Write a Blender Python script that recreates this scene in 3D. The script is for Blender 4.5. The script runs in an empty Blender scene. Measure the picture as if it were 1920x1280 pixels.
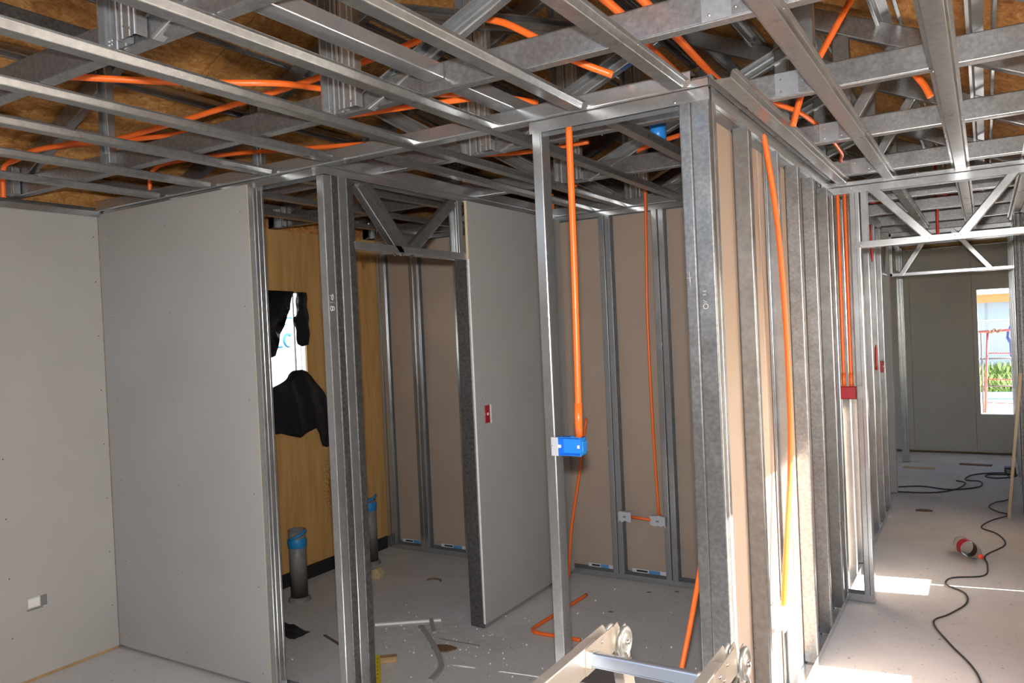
import bpy, bmesh, math, random
from mathutils import Vector, Matrix
random.seed(7)
S = bpy.context.scene
COL = S.collection
R = math.radians

# ------------------------------------------------------------------ camera
cam_d = bpy.data.cameras.new('camera')
cam = bpy.data.objects.new('camera', cam_d); COL.objects.link(cam)
yaw, pitch, roll, FPX = .5496, -.0124, .04537, 1452.3
c_, s_ = math.cos(yaw), math.sin(yaw)
fw = Vector((-s_*math.cos(pitch), c_*math.cos(pitch), math.sin(pitch)))
rt = Vector((c_, s_, 0)); dn = -rt.cross(fw)
rx = math.cos(roll)*rt + math.sin(roll)*dn
dy = -math.sin(roll)*rt + math.cos(roll)*dn
cam.matrix_world = Matrix((( rx.x, -dy.x, -fw.x, 0), (rx.y, -dy.y, -fw.y, 0), (rx.z, -dy.z, -fw.z, 1.67), (0, 0, 0, 1)))
cam_d.sensor_width = 36; cam_d.lens = FPX/1920*36
cam_d.clip_start = .05; cam_d.clip_end = 300
S.camera = cam

# ------------------------------------------------------------------ world, sun, flash, exposure
W = bpy.data.worlds.new('sky'); S.world = W; W.use_nodes = True
nt = W.node_tree; nt.nodes.clear()
wo = nt.nodes.new('ShaderNodeOutputWorld'); bg = nt.nodes.new('ShaderNodeBackground')
sky = nt.nodes.new('ShaderNodeTexSky'); sky.sky_type = 'NISHITA'; sky.sun_disc = False
sky.sun_elevation = R(33); sky.sun_rotation = R(81); sky.dust_density = 2.5; sky.air_density = 1.0
bg.inputs[1].default_value = .95
nt.links.new(sky.outputs[0], bg.inputs[0]); nt.links.new(bg.outputs[0], wo.inputs[0])
sun_d = bpy.data.lights.new('sun', 'SUN'); sun_d.energy = 42; sun_d.angle = R(.6); sun_d.color = (1, .96, .89)
sun = bpy.data.objects.new('sun', sun_d); COL.objects.link(sun)
sdir = Vector((-1, -.16, -.655)).normalized()          # travel direction of the sunlight
sun.rotation_euler = sdir.to_track_quat('-Z', 'Y').to_euler(); sun.location = (8, 3, 6)
fl_d = bpy.data.lights.new('camera_flash', 'AREA'); fl_d.energy = 60; fl_d.size = .06; fl_d.color = (1, .98, .95); fl_d.spread = R(140)
fl = bpy.data.objects.new('camera_flash', fl_d); COL.objects.link(fl)
fl.matrix_world = cam.matrix_world.copy(); fl.location = cam.location + Vector((0, 0, .13))
fl.matrix_world = Matrix.Translation(Vector((0, 0, .13))) @ cam.matrix_world
S.view_settings.view_transform = 'Standard'; S.view_settings.look = 'None'
S.view_settings.exposure = .02; S.view_settings.gamma = 1; S.view_settings.use_curve_mapping = False
S.cycles.use_denoising = True
S.cycles.max_bounces = 10; S.cycles.diffuse_bounces = 6; S.cycles.glossy_bounces = 5
S.cycles.caustics_reflective = False; S.cycles.caustics_refractive = False
S.cycles.sample_clamp_indirect = 6

# ------------------------------------------------------------------ materials
def mat(name, base=(.5, .5, .5), rough=.6, metal=0, **k):
    m = bpy.data.materials.new(name); m.use_nodes = True
    n = m.node_tree.nodes; b = n['Principled BSDF']
    b.inputs['Base Color'].default_value = (*base, 1); b.inputs['Roughness'].default_value = rough
    b.inputs['Metallic'].default_value = metal
    for q, v in k.items(): b.inputs[q.replace('_', ' ')].default_value = v
    return m
def nn(m, t, **k):
    x = m.node_tree.nodes.new(t)
    for q, v in k.items(): setattr(x, q, v)
    return x
def coords(m, scale=(1, 1, 1), world=False, rot=(0, 0, 0)):
    mp = nn(m, 'ShaderNodeMapping'); mp.inputs['Scale'].default_value = scale; mp.inputs['Rotation'].default_value = rot
    if world:
        g = nn(m, 'ShaderNodeNewGeometry'); m.node_tree.links.new(g.outputs['Position'], mp.inputs[0])
    else:
        g = nn(m, 'ShaderNodeTexCoord'); oi = nn(m, 'ShaderNodeObjectInfo'); ad = nn(m, 'ShaderNodeVectorMath', operation='ADD')
        sc = nn(m, 'ShaderNodeVectorMath', operation='SCALE'); sc.inputs[3].default_value = 37
        cx = nn(m, 'ShaderNodeCombineXYZ')
        m.node_tree.links.new(oi.outputs['Random'], cx.inputs[0]); m.node_tree.links.new(oi.outputs['Random'], cx.inputs[2])
        m.node_tree.links.new(cx.outputs[0], sc.inputs[0]); m.node_tree.links.new(sc.outputs[0], ad.inputs[1])
        m.node_tree.links.new(g.outputs['Object'], ad.inputs[0]); m.node_tree.links.new(ad.outputs[0], mp.inputs[0])
    return mp.outputs[0]
def ramp(m, src, stops):
    r = nn(m, 'ShaderNodeValToRGB'); e = r.color_ramp.elements
    while len(e) < len(stops): e.new(.5)
    for q, (p, c) in zip(e, stops):
        q.position = p; q.color = (*c, 1) if not isinstance(c, (int, float)) else (c, c, c, 1)
    m.node_tree.links.new(src, r.inputs[0]); return r.outputs[0]
def noise(m, vec, scale, detail=4, rough=.5, dist=0):
    x = nn(m, 'ShaderNodeTexNoise'); x.inputs['Scale'].default_value = scale; x.inputs['Detail'].default_value = detail
    x.inputs['Roughness'].default_value = rough; x.inputs['Distortion'].default_value = dist
    m.node_tree.links.new(vec, x.inputs['Vector']); return x.outputs[0]
def voro(m, vec, scale, out='Distance'):
    x = nn(m, 'ShaderNodeTexVoronoi'); x.inputs['Scale'].default_value = scale
    m.node_tree.links.new(vec, x.inputs['Vector']); return x.outputs[out]
def setp(m, sock, src): m.node_tree.links.new(src, m.node_tree.nodes['Principled BSDF'].inputs[sock])
def bump(m, src, strength=.2, dist=.002):
    b = nn(m, 'ShaderNodeBump'); b.inputs['Strength'].default_value = strength; b.inputs['Distance'].default_value = dist
    m.node_tree.links.new(src, b.inputs['Height']); setp(m, 'Normal', b.outputs[0])
def mix(m, fac, a, b, mode='MIX'):
    x = nn(m, 'ShaderNodeMix', data_type='RGBA', blend_type=mode)
    for i, v in ((0, fac), (6, a), (7, b)):
        if hasattr(v, 'links'): m.node_tree.links.new(v, x.inputs[i])
        else: x.inputs[i].default_value = v if i == 0 else (*v, 1)
    return x.outputs[2]

def galv(name, lo, hi, r0, r1, span=90, tint=(1, 1, 1)):
    m = mat(name, metal=.8)
    v = coords(m)
    f = voro(m, v, span, 'Color'); b = noise(m, v, 9, 3)
    sp = nn(m, 'ShaderNodeSeparateColor'); m.node_tree.links.new(f, sp.inputs[0])
    c1 = ramp(m, noise(m, v, span, 2, .55, 0), [(.3, tuple(lo*t for t in tint)), (.7, tuple(hi*t for t in tint))])
    c2 = ramp(m, b, [(.3, (.92, .92, .92)), (.7, (1, 1, 1))])
    setp(m, 'Base Color', mix(m, 1, c1, c2, 'MULTIPLY'))
    setp(m, 'Roughness', ramp(m, b, [(.15, r0), (.85, r1)]))
    return m
M = {}
M['galv'] = galv('galvanised_steel', .47, .56, .19, .29, 60, (.97, 1, 1.03))
M['span'] = galv('spangled_steel', .25, .36, .26, .40, 75, (1, 1, 1.01))
M['dark'] = galv('dark_spangled_steel', .13, .24, .38, .52, 60, (1, .98, .96))
M['dull'] = galv('dull_channel_steel', .27, .35, .24, .36, 40, (1, 1, .99))
M['screw'] = mat('zinc_screw', (.8, .8, .8), .25, 1)
M['scrw_dark'] = mat('drywall_screw', (.12, .11, .1), .5, .4)

def drymat(name, a, b, sc=3):
    m = mat(name, a, .85); v = coords(m, world=True)
    setp(m, 'Base Color', ramp(m, noise(m, v, sc, 5, .55), [(.3, a), (.7, b)]))
    bump(m, noise(m, v, 260, 2), .05, .0006); return m
M['dry'] = drymat('drywall_face', (.41, .405, .392), (.44, .435, .422))
M['dry_far'] = M['dry']
M['dryback'] = drymat('drywall_back_paper', (.37, .285, .225), (.41, .32, .255))
M['dryedge'] = drymat('drywall_cut_edge', (.78, .77, .76), (.88, .87, .86), 60)
M['drytape'] = drymat('drywall_edge_paper', (.62, .52, .33), (.7, .6, .42), 20)

m = mat('oriented_strand_board', rough=.62); v = coords(m, (1, .45, 1)); v2 = coords(m, (.5, 1.6, 1))
f1 = noise(m, v, 15, 6, .75, 2.4); f2 = noise(m, v2, 11, 5, .7, 2.8)
c1 = ramp(m, f1, [(.30, (.30, .125, .035)), (.45, (.46, .21, .06)), (.56, (.60, .31, .10)), (.68, (.74, .46, .20))])
c2 = ramp(m, f2, [(.32, (.62, .56, .5)), (.5, (1, 1, 1))])
setp(m, 'Base Color', mix(m, 1, c1, c2, 'MULTIPLY')); bump(m, f1, .3, .004); M['osb'] = m

m = mat('plywood_sheathing', rough=.6); v = coords(m, (1, 2.2, .22), world=True)
g1 = noise(m, v, 6, 5, .6, 1.2)
c = ramp(m, g1, [(.25, (.42, .22, .065)), (.5, (.56, .32, .11)), (.75, (.64, .39, .15))])
kv = coords(m, (1, 1.0, .62), world=True); kd = voro(m, kv, 3.6)
kn = ramp(m, kd, [(0, (.25, .13, .06)), (.07, (.5, .36, .25)), (.13, (1, 1, 1))])
c = mix(m, 1, c, kn, 'MULTIPLY')
# a mildewed patch low on the sheet
gp = nn(m, 'ShaderNodeNewGeometry'); dv = nn(m, 'ShaderNodeVectorMath', operation='DISTANCE'); dv.inputs[1].default_value = (-4.12, 4.12, .62*.5)
mpp = nn(m, 'ShaderNodeMapping'); mpp.inputs['Scale'].default_value = (1, 1.2, .5); mpp.inputs['Location'].default_value = (0, -.82, 0)
m.node_tree.links.new(gp.outputs['Position'], mpp.inputs[0]); m.node_tree.links.new(mpp.outputs[0], dv.inputs[0])
sm = ramp(m, dv.outputs['Value'], [(.03, 1.0), (.16, 0.0)]); sn = ramp(m, noise(m, coords(m, world=True), 75, 3, .8), [(.5, 0.0), (.56, 1.0)])
mm = nn(m, 'ShaderNodeMath', operation='MULTIPLY'); m.node_tree.links.new(sm, mm.inputs[0]); m.node_tree.links.new(sn, mm.inputs[1])
c = mix(m, mm.outputs[0], c, (.06, .045, .03)); setp(m, 'Base Color', c); bump(m, g1, .12, .002); M['ply'] = m

m = mat('dusty_concrete', rough=.8); v = coords(m, world=True)
c = ramp(m, noise(m, v, 1.6, 6, .6), [(.3, (.53, .535, .53)), (.7, (.67, .665, .65))])
c = mix(m, ramp(m, noise(m, v, 55, 3, .7), [(.60, 0.0), (.68, .5)]), c, (.74, .72, .71))
c = mix(m, ramp(m, noise(m, v, 33, 2, .7), [(.66, 0.0), (.70, .75)]), c, (.26, .21, .18))
gp = nn(m, 'ShaderNodeNewGeometry'); wv = nn(m, 'ShaderNodeVectorMath', operation='ADD'); nz = nn(m, 'ShaderNodeTexNoise'); nz.inputs['Scale'].default_value = 3
m.node_tree.links.new(gp.outputs['Position'], nz.inputs['Vector'])
sc2 = nn(m, 'ShaderNodeVectorMath', operation='SCALE'); sc2.inputs[3].default_value = .9; m.node_tree.links.new(nz.outputs['Color'], sc2.inputs[0])
m.node_tree.links.new(gp.outputs['Position'], wv.inputs[0]); m.node_tree.links.new(sc2.outputs[0], wv.inputs[1])
dv = nn(m, 'ShaderNodeVectorMath', operation='DISTANCE'); dv.inputs[1].default_value = (-2.2, 3.95, .45); m.node_tree.links.new(wv.outputs[0], dv.inputs[0])
pd = ramp(m, dv.outputs['Value'], [(.1, .75), (.55, 0.0)])
pn = ramp(m, noise(m, v, 22, 5, .7), [(.45, 0.0), (.7, 1.0)])
mm = nn(m, 'ShaderNodeMath', operation='MULTIPLY'); m.node_tree.links.new(pd, mm.inputs[0]); m.node_tree.links.new(pn, mm.inputs[1])
c = mix(m, mm.outputs[0], c, (.82, .82, .84))
# footprints' damp tone near the dust
setp(m, 'Base Color', c); bump(m, noise(m, v, 90, 4), .15, .002); M['conc'] = m

m = mat('orange_conduit', (.95, .17, .025), .34); M['orange'] = m
M['redpipe'] = mat('red_conduit', (.50, .03, .015), .4)
M['blackpipe'] = mat('black_pipe', (.012, .012, .014), .18)
M['blue'] = mat('blue_plastic', (.03, .27, .80), .35)
M['red'] = mat('red_plastic', (.42, .012, .02), .42)
M['greybox'] = mat('grey_tape_cover', (.5, .52, .56), .5)
M['whiteplast'] = mat('white_plastic', (.8, .8, .8), .5)
M['yellowplast'] = mat('yellow_plastic', (.75, .58, .02), .45)
m = mat('grey_pvc', (.2, .2, .2), .5); setp(m, 'Base Color', ramp(m, noise(m, coords(m), 9, 5), [(.3, (.15, .15, .155)), (.7, (.24, .235, .23))])); M['pvc'] = m
M['bluetape'] = mat('blue_tape', (.015, .22, .5), .5)
m = mat('black_sheet', (.012, .012, .016), .35); bump(m, noise(m, coords(m), 14, 4), .5, .01); M['blacksheet'] = m
m = mat('aluminium', (.72, .66, .58), .36, .75); setp(m, 'Roughness', ramp(m, noise(m, coords(m, (1, 1, .1)), 30, 4), [(.3, .28), (.7, .5)])); M['alu'] = m
M['alu_rung'] = mat('blue_grey_aluminium', (.52, .58, .68), .3, .85)
M['hinge'] = mat('zinc_hinge', (.55, .56, .53), .42, .8)
M['cable'] = mat('dark_cable', (.035, .032, .028), .6)
M['glass'] = mat('clear_plastic_bottle', (1, 1, 1), .06, Transmission_Weight=1.0, IOR=1.15)
M['label'] = mat('red_label', (.5, .015, .03), .45)
M['cap'] = mat('orange_red_cap', (.85, .08, .03), .4)
m = mat('scrap_wood', rough=.7); setp(m, 'Base Color', ramp(m, noise(m, coords(m, (1, 1, 6)), 8, 4), [(.3, (.33, .2, .1)), (.7, (.5, .34, .18))])); M['wood'] = m
M['palewood'] = mat('pale_lath', (.52, .40, .25), .7)
M['paper'] = mat('white_paper', (.75, .75, .75), .8)
M['scrapgrey'] = mat('dusty_metal_scrap', (.42, .40, .38), .55, .3)
M['brownscrap'] = mat('brown_scrap', (.16, .10, .06), .7)
M['membrane'] = mat('black_membrane', (.012, .012, .012), .7)
M['chalk'] = mat('chalk_mark', (.8, .78, .74), .9)
M['tapeblue'] = mat('end_tape_blue', (.10, .30, .55), .6)
M['tapewhite'] = mat('end_tape_white', (.66, .66, .72), .6)
M['ink'] = mat('black_print', (.02, .02, .02), .6)
M['house'] = mat('pale_blue_wall', (.24, .30, .36), .8)
M['fascia'] = mat('ochre_fascia', (.34, .17, .055), .6)
M['roofwhite'] = mat('white_roof_sheet', (.85, .85, .85), .5)
m = mat('outdoor_ground', rough=.9); setp(m, 'Base Color', ramp(m, noise(m, coords(m, world=True), 1.2, 6), [(.3, (.48, .44, .38)), (.7, (.66, .62, .56))])); M['ground'] = m
m = mat('grass_blades', rough=.7); setp(m, 'Base Color', ramp(m, noise(m, coords(m, world=True), 5, 4), [(.3, (.07, .13, .02)), (.7, (.20, .27, .06))])); M['grass'] = m
M['scaff'] = mat('red_scaffold_paint', (.28, .07, .07), .6)
M['post'] = mat('weathered_post', (.10, .09, .09), .7)
M['cloth'] = mat('blue_cloth', (.03, .05, .22), .8)
M['wire'] = mat('fence_wire', (.45, .5, .55), .4, .6)
M['bluepipe'] = mat('pale_blue_tarp', (.22, .42, .7), .5)
M['signwhite'] = mat('sign_white', (.20, .235, .26), .6)
M['signblue'] = mat('sign_blue', (.01, .09, .22), .6)
M['yellowwall'] = mat('cream_wall', (.42, .39, .24), .8)
M['rust'] = mat('rust_plate', (.2, .11, .07), .7)

# ------------------------------------------------------------------ builders
def link(name, me, m, parent=None, smooth=False):
    """mesh in world coordinates -> object with its origin at the mesh's middle"""
    if len(me.vertices):
        xs = [v.co for v in me.vertices]
        c = Vector([(min(p[i] for p in xs)+max(p[i] for p in xs))/2 for i in range(3)])
        me.transform(Matrix.Translation(-c))
    else: c = Vector()
    o = bpy.data.objects.new(name, me); COL.objects.link(o)
    mm_ = m if isinstance(m, (list, tuple)) else [m]
    for q in mm_: me.materials.append(q)
    o.location = c
    if parent:
        o.parent = parent; o.location = c - world_loc(parent)
    if smooth:
        for p in me.polygons: p.use_smooth = True
    return o
def world_loc(o):
    v = Vector(o.location)
    while o.parent: o = o.parent; v += Vector(o.location)
    return v
def tag(o, label, cat, group=None):
    o['label'] = label; o['category'] = cat
    if group: o['group'] = group
    return o
def thing(name, label, cat, loc, group=None):
    o = bpy.data.objects.new(name, None); o.empty_display_size = .1; COL.objects.link(o); o.location = loc
    return tag(o, label, cat, group)
def struct(name, loc=(0, 0, 0)):
    o = bpy.data.objects.new(name, None); o.empty_display_size = .1; COL.objects.link(o); o.location = loc
    o['kind'] = 'structure'; return o
def bm_mesh(bm, name='m'):
    me = bpy.data.meshes.new(name); bm.normal_update(); bm.to_mesh(me); bm.free(); return me
def box_bm(x0, x1, y0, y1, z0, z1, bev=0, bm=None):
    b = bmesh.new()
    vs = [b.verts.new((x, y, z)) for x in (x0, x1) for y in (y0, y1) for z in (z0, z1)]
    for f in ((0, 1, 3, 2), (4, 6, 7, 5), (0, 4, 5, 1), (2, 3, 7, 6), (0, 2, 6, 4), (1, 5, 7, 3)): b.faces.new([vs[i] for i in f])
    bmesh.ops.recalc_face_normals(b, faces=b.faces)
    if bev: bmesh.ops.bevel(b, geom=list(b.edges), offset=bev, segments=1, profile=.5, affect='EDGES')
    if bm is None: return b
    me = bpy.data.meshes.new('t'); b.to_mesh(me); b.free(); bm.from_mesh(me); bpy.data.meshes.remove(me); return bm
def box(name, x0, x1, y0, y1, z0, z1, m, parent=None, bev=.0015):
    return link(name, bm_mesh(box_bm(x0, x1, y0, y1, z0, z1, bev)), m, parent)
def rounded(pts, r, seg=3):
    """polyline with its inner corners rounded"""
    out = [Vector(pts[0])]
    for a, b, c in zip(pts, pts[1:], pts[2:]):
        a, b, c = Vector(a), Vector(b), Vector(c)
        u = (a-b); w = (c-b); rr = min(r, u.length*.45, w.length*.45); u.normalize(); w.normalize()
        p0 = b+u*rr; p1 = b+w*rr
        for k in range(seg+1):
            t = k/seg; out.append((p0*(1-t)+b*t)*(1-t)+(b*(1-t)+p1*t)*t)
    out.append(Vector(pts[-1])); return out
def sheet(pts, t=.0014, r=.0055, seg=4):
    """thin bent sheet outline -> closed loop of 2D points"""
    p = rounded(pts, r, seg); L, Rr = [], []
    for i, q in enumerate(p):
        d = (p[min(i+1, len(p)-1)]-p[max(i-1, 0)]).normalized(); n = Vector((-d.y, d.x))
        L.append(q+n*t/2); Rr.append(q-n*t/2)
    return L+Rr[::-1]
def C_prof(w=.09, d=.04, lip=.009, rib=True):
    h = w/2; pts = []
    if lip: pts.append((-h+lip, d))
    pts += [(-h, d), (-h, 0)]
    if rib and w > .05: 
        for s in (-1, 1):
            o = s*w*.22
            pts += [(o-.006, 0), (o-.003, .0025), (o+.003, .0025), (o+.006, 0)]
    pts += [(h, 0), (h, d)]
    if lip: pts.append((h-lip, d))
    return sheet(pts)
def hat_prof(c=.046, h=.022, s=.008, f=.013):
    return sheet([(-c/2-s-f, h), (-c/2-s, h), (-c/2, 0), (c/2, 0), (c/2+s, h), (c/2+s+f, h)], r=.003)
def L_prof(a=.03, b=.03): return sheet([(0, b), (0, 0), (a, 0)], r=.003)
PR = {'stud': C_prof(.064, .038, .008), 'chord': C_prof(.09, .04, .0, False), 'web': C_prof(.07, .036, .008), 'king': C_prof(.088, .038, .01),
      'track': C_prof(.066, .036, 0, False), 'hat': hat_prof(), 'purlin': hat_prof(.062, .034, .006, .014), 'angle': L_prof(), 'small': C_prof(.045, .036, .0, False), 'brace': C_prof(.07, .045, .0, False)}
def member_bm(p0, p1, prof, bdir, bm=None):
    p0, p1 = Vector(p0), Vector(p1); z = (p1-p0).normalized(); b = Vector(bdir); b = (b-z*b.dot(z)).normalized(); a = b.cross(z)
    own = bm is None
    if own: bm = bmesh.new()
    pr = PR[prof] if isinstance(prof, str) else prof
    v0 = [bm.verts.new(p0+a*q.x+b*q.y) for q in pr]; v1 = [bm.verts.new(p1+a*q.x+b*q.y) for q in pr]
    n = len(pr); fs = []
    for i in range(n):
        j = (i+1) % n; fs.append(bm.faces.new((v0[i], v0[j], v1[j], v1[i])))
    h = n//2
    for vv in (v0, v1):
        for i in range(h-1): fs.append(bm.faces.new((vv[i], vv[i+1], vv[n-2-i], vv[n-1-i])))
    bmesh.ops.recalc_face_normals(bm, faces=fs)
    return bm
def member(name, p0, p1, prof, bdir, m, parent=None):
    return link(name, bm_mesh(member_bm(p0, p1, prof, bdir)), m, parent)
def smooth_path(pts, n=6):
    P_ = [Vector(p) for p in pts]
    if len(P_) < 3: return P_
    out = []
    for i in range(len(P_)-1):
        a = P_[max(i-1, 0)]; b = P_[i]; c = P_[i+1]; d = P_[min(i+2, len(P_)-1)]
        for k in range(n):
            t = k/n; out.append(.5*((2*b)+(c-a)*t+(2*a-5*b+4*c-d)*t*t+(3*b-a-3*c+d)*t**3))
    out.append(P_[-1]); return out
def tube_bm(path, r, sides=10, bm=None, caps=True):
    own = bm is None
    if own: bm = bmesh.new()
    P_ = [Vector(p) for p in path]; rings = []; up = None
    for i, p in enumerate(P_):
        d = (P_[min(i+1, len(P_)-1)]-P_[max(i-1, 0)]).normalized()
        if up is None: up = Vector((0, 0, 1)) if abs(d.z) < .9 else Vector((1, 0, 0))
        x = (up-d*up.dot(d)).normalized(); up = x; y = d.cross(x)
        rr = r[i] if isinstance(r, (list, tuple)) else r
        rings.append([bm.verts.new(p+rr*(math.cos(2*math.pi*k/sides)*x+math.sin(2*math.pi*k/sides)*y)) for k in range(sides)])
    fs = []
    for A, B in zip(rings, rings[1:]):
        for k in range(sides): fs.append(bm.faces.new((A[k], A[(k+1) % sides], B[(k+1) % sides], B[k])))
    if caps: fs.append(bm.faces.new(rings[0][::-1])); fs.append(bm.faces.new(rings[-1]))
    bmesh.ops.recalc_face_normals(bm, faces=fs)
    return bm
def tube(name, path, r, m, parent=None, sides=10, n=6):
    return link(name, bm_mesh(tube_bm(smooth_path(path, n) if n else path, r, sides)), m, parent, True)
def lathe(name, prof, origin, axis, m, parent=None, sides=24, closed=False):
    """prof: (r, h) pairs along the axis"""
    z = Vector(axis).normalized(); x = z.orthogonal().normalized(); y = z.cross(x); o = Vector(origin); bm = bmesh.new(); rings = []
    for r, h in prof: rings.append([bm.verts.new(o+z*h+max(r, 1e-4)*(math.cos(2*math.pi*k/sides)*x+math.sin(2*math.pi*k/sides)*y)) for k in range(sides)])
    pr = list(zip(rings, rings[1:]))
    if closed: pr.append((rings[-1], rings[0]))
    for A, B in pr:
        for k in range(sides): bm.faces.new((A[k], A[(k+1) % sides], B[(k+1) % sides], B[k]))
    bmesh.ops.recalc_face_normals(bm, faces=bm.faces)
    return link(name, bm_mesh(bm), m, parent, True)
def prism(name, poly, o, u, v, thick, m, parent=None, bev=0):
    """polygon (2D) in plane (o,u,v) extruded along u x v by thick"""
    o, u, v = Vector(o), Vector(u).normalized(), Vector(v).normalized(); w = u.cross(v)*thick; bm = bmesh.new()
    a = [bm.verts.new(o+u*p[0]+v*p[1]) for p in poly]; b = [bm.verts.new(q.co+w) for q in a]; n = len(poly)
    bm.faces.new(a); bm.faces.new(b[::-1])
    for i in range(n): bm.faces.new((a[i], b[i], b[(i+1) % n], a[(i+1) % n]))
    bmesh.ops.recalc_face_normals(bm, faces=bm.faces)
    if bev: bmesh.ops.bevel(bm, geom=list(bm.edges), offset=bev, segments=2, profile=.6, affect='EDGES')
    return link(name, bm_mesh(bm), m, parent)
def dots(name, pts, r, normal, m, parent):
    bm = bmesh.new(); n = Vector(normal).normalized(); x = n.orthogonal().normalized(); y = n.cross(x)
    for p in pts:
        p = Vector(p); vs = [bm.verts.new(p+r*(math.cos(k*math.pi/3)*x+math.sin(k*math.pi/3)*y)) for k in range(6)]; t = bm.verts.new(p+n*r*.5)
        for k in range(6): bm.faces.new((vs[k], vs[(k+1) % 6], t))
    o = link(name, bm_mesh(bm), m, parent); o['kind'] = 'stuff'; return o
def board(name, axis, pl, t, u0, u1, z0, z1, parent, front, mats=None, edge=None):
    """gypsum board: axis 'x' or 'y' = normal; occupies pl..pl+t; front = side (+1/-1) that carries the face paper"""
    a, b = sorted((pl, pl+t))
    bm = box_bm(*((a, b, u0, u1) if axis == 'x' else (u0, u1, a, b)), z0, z1)
    ax = 0 if axis == 'x' else 1
    me_m = mats or [M['dry'], M['dryback'], edge or M['dryedge']]
    bm.normal_update()
    for f in bm.faces:
        n = f.normal[ax]
        f.material_index = 2 if abs(n) < .5 else (0 if n*front > 0 else 1)
    return link(name, bm_mesh(bm), me_m, parent)
ORD = ['first', 'second', 'third', 'fourth', 'fifth', 'sixth', 'seventh', 'eighth', 'ninth', 'tenth', 'eleventh', 'twelfth', 'thirteenth']

# ------------------------------------------------------------------ floor and outdoor ground
fl_o = box('floor', -4.3, .62, -1.9, 10.62, -.12, 0, M['conc'], None, 0); fl_o['kind'] = 'structure'
gr = box('ground', -60, 60, -40, 80, -.5, -.30, M['ground'], None, 0); gr['kind'] = 'structure'

XW = .55        # inner face of the right outer wall
# ------------------------------------------------------------------ left outer wall
wl = struct('wall_left', (-4.2, 0, 0))
YW0, YW1, ZW0, ZW1 = 3.25, 3.93, 1.12, 2.01
for y0, y1, z0, z1 in ((2.58, YW0, 0, 2.44), (YW0, YW1, ZW1, 2.44), (YW0, YW1, 0, ZW0), (YW1, 4.35, 0, 2.44), (4.353, 4.72, 0, 2.44)):
    box('plywood_sheet', -4.135, -4.12, y0, y1, z0+(.09 if z0 == 0 else 0), z1, M['ply'], wl, 0)
for y0, y1, z0, z1 in ((-1.8, 2.9, -.1, 2.58), (2.9, 4.35, 2.2, 2.58), (2.9, 4.35, -.1, .8), (4.35, 8.5, -.1, 2.58), (8.5, 10.2, -.1, .6), (8.5, 10.2, 2.1, 2.58), (10.2, 10.5, -.1, 2.58)):
    box('osb_sheet', -4.30, -4.285, y0, y1, z0, z1, M['osb'], wl, 0)
box('membrane_strip', -4.123, -4.112, 2.58, 4.69, 0, .095, M['membrane'], wl)
for y0, y1 in ((-1.2, .02), (.023, 1.24), (1.243, 2.498)):
    board('drywall_panel', 'x', -4.2, -.0125, y0, y1, .018, 2.425, wl, 1)
box('bottom_plate', -4.24, -4.203, -1.2, 2.5, 0, .03, M['wood'], wl)
member('track', (-4.212, -1.2, 2.445), (-4.212, 2.5, 2.445), 'track', (0, 0, -1), M['galv'], wl)
dots('screw_heads', [(-4.2, y, z) for y in (1.36, 1.95, 2.47) for z in (.25, .55, .85, 1.15, 1.45, 1.75, 2.05, 2.3)], .004, (1, 0, 0), M['scrw_dark'], wl)
for y in (2.64, 3.2, 3.98, 4.6): member('stud', (-4.21, y, 0), (-4.21, y, 2.44), 'stud', (0, 1, 0), M['galv'], wl)
# window in the left wall with its torn black sheet
wn = struct('window_1', (-4.13, YW0, ZW0))
for a in (('frame', -4.16, -4.135, YW1, YW1+.02, ZW0, ZW1), ('frame', -4.16, -4.135, YW0-.02, YW0, ZW0, ZW1), ('frame', -4.16, -4.135, YW0, YW1, ZW1, ZW1+.02), ('sill', -4.16, -4.135, YW0, YW1, ZW0-.02, ZW0)):
    box(a[0], *a[1:], M['whiteplast'], wn)
box('mullion', -4.155, -4.14, 3.838, 3.852, ZW0, ZW1, M['whiteplast'], wn)

# ------------------------------------------------------------------ front wall stretch (left of the open bay)
wf = struct('wall_front', (-3.5, 2.5, 0))
YF = 2.5445     # centre line of its framing
board('drywall_panel', 'y', 2.5, .0125, -4.198, -2.966, .02, 2.425, wf, -1, edge=M['drytape'])
member('track', (-4.19, YF, .002), (-2.86, YF, .002), 'track', (0, 0, 1), M['galv'], wf)
member('track', (-4.19, YF, 2.442), (-2.475, YF, 2.442), 'track', (0, 0, -1), M['galv'], wf)
member('stud', (-2.927, 2.533, .01), (-2.927, 2.533, 2.43), C_prof(.064, .034, 0, True), (-1, 0, 0), M['galv'], wf)
for x in (-3.4, -3.85): member('stud', (x, YF, .01), (x, YF, 2.43), 'stud', (1, 0, 0), M['galv'], wf)
member('ceiling_track', (-4.19, 2.497, 2.471), (-.80, 2.497, 2.471), C_prof(.056, .06, 0, False), (0, 1, 0), M['galv'], wf)
dots('screw_heads', [(x, 2.4995, z) for x in (-4.1, -3.6, -3.02) for z in (.08, .5, .95, 1.4, 1.85, 2.3)], .0035, (0, -1, 0), M['scrw_dark'], wf)

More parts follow.
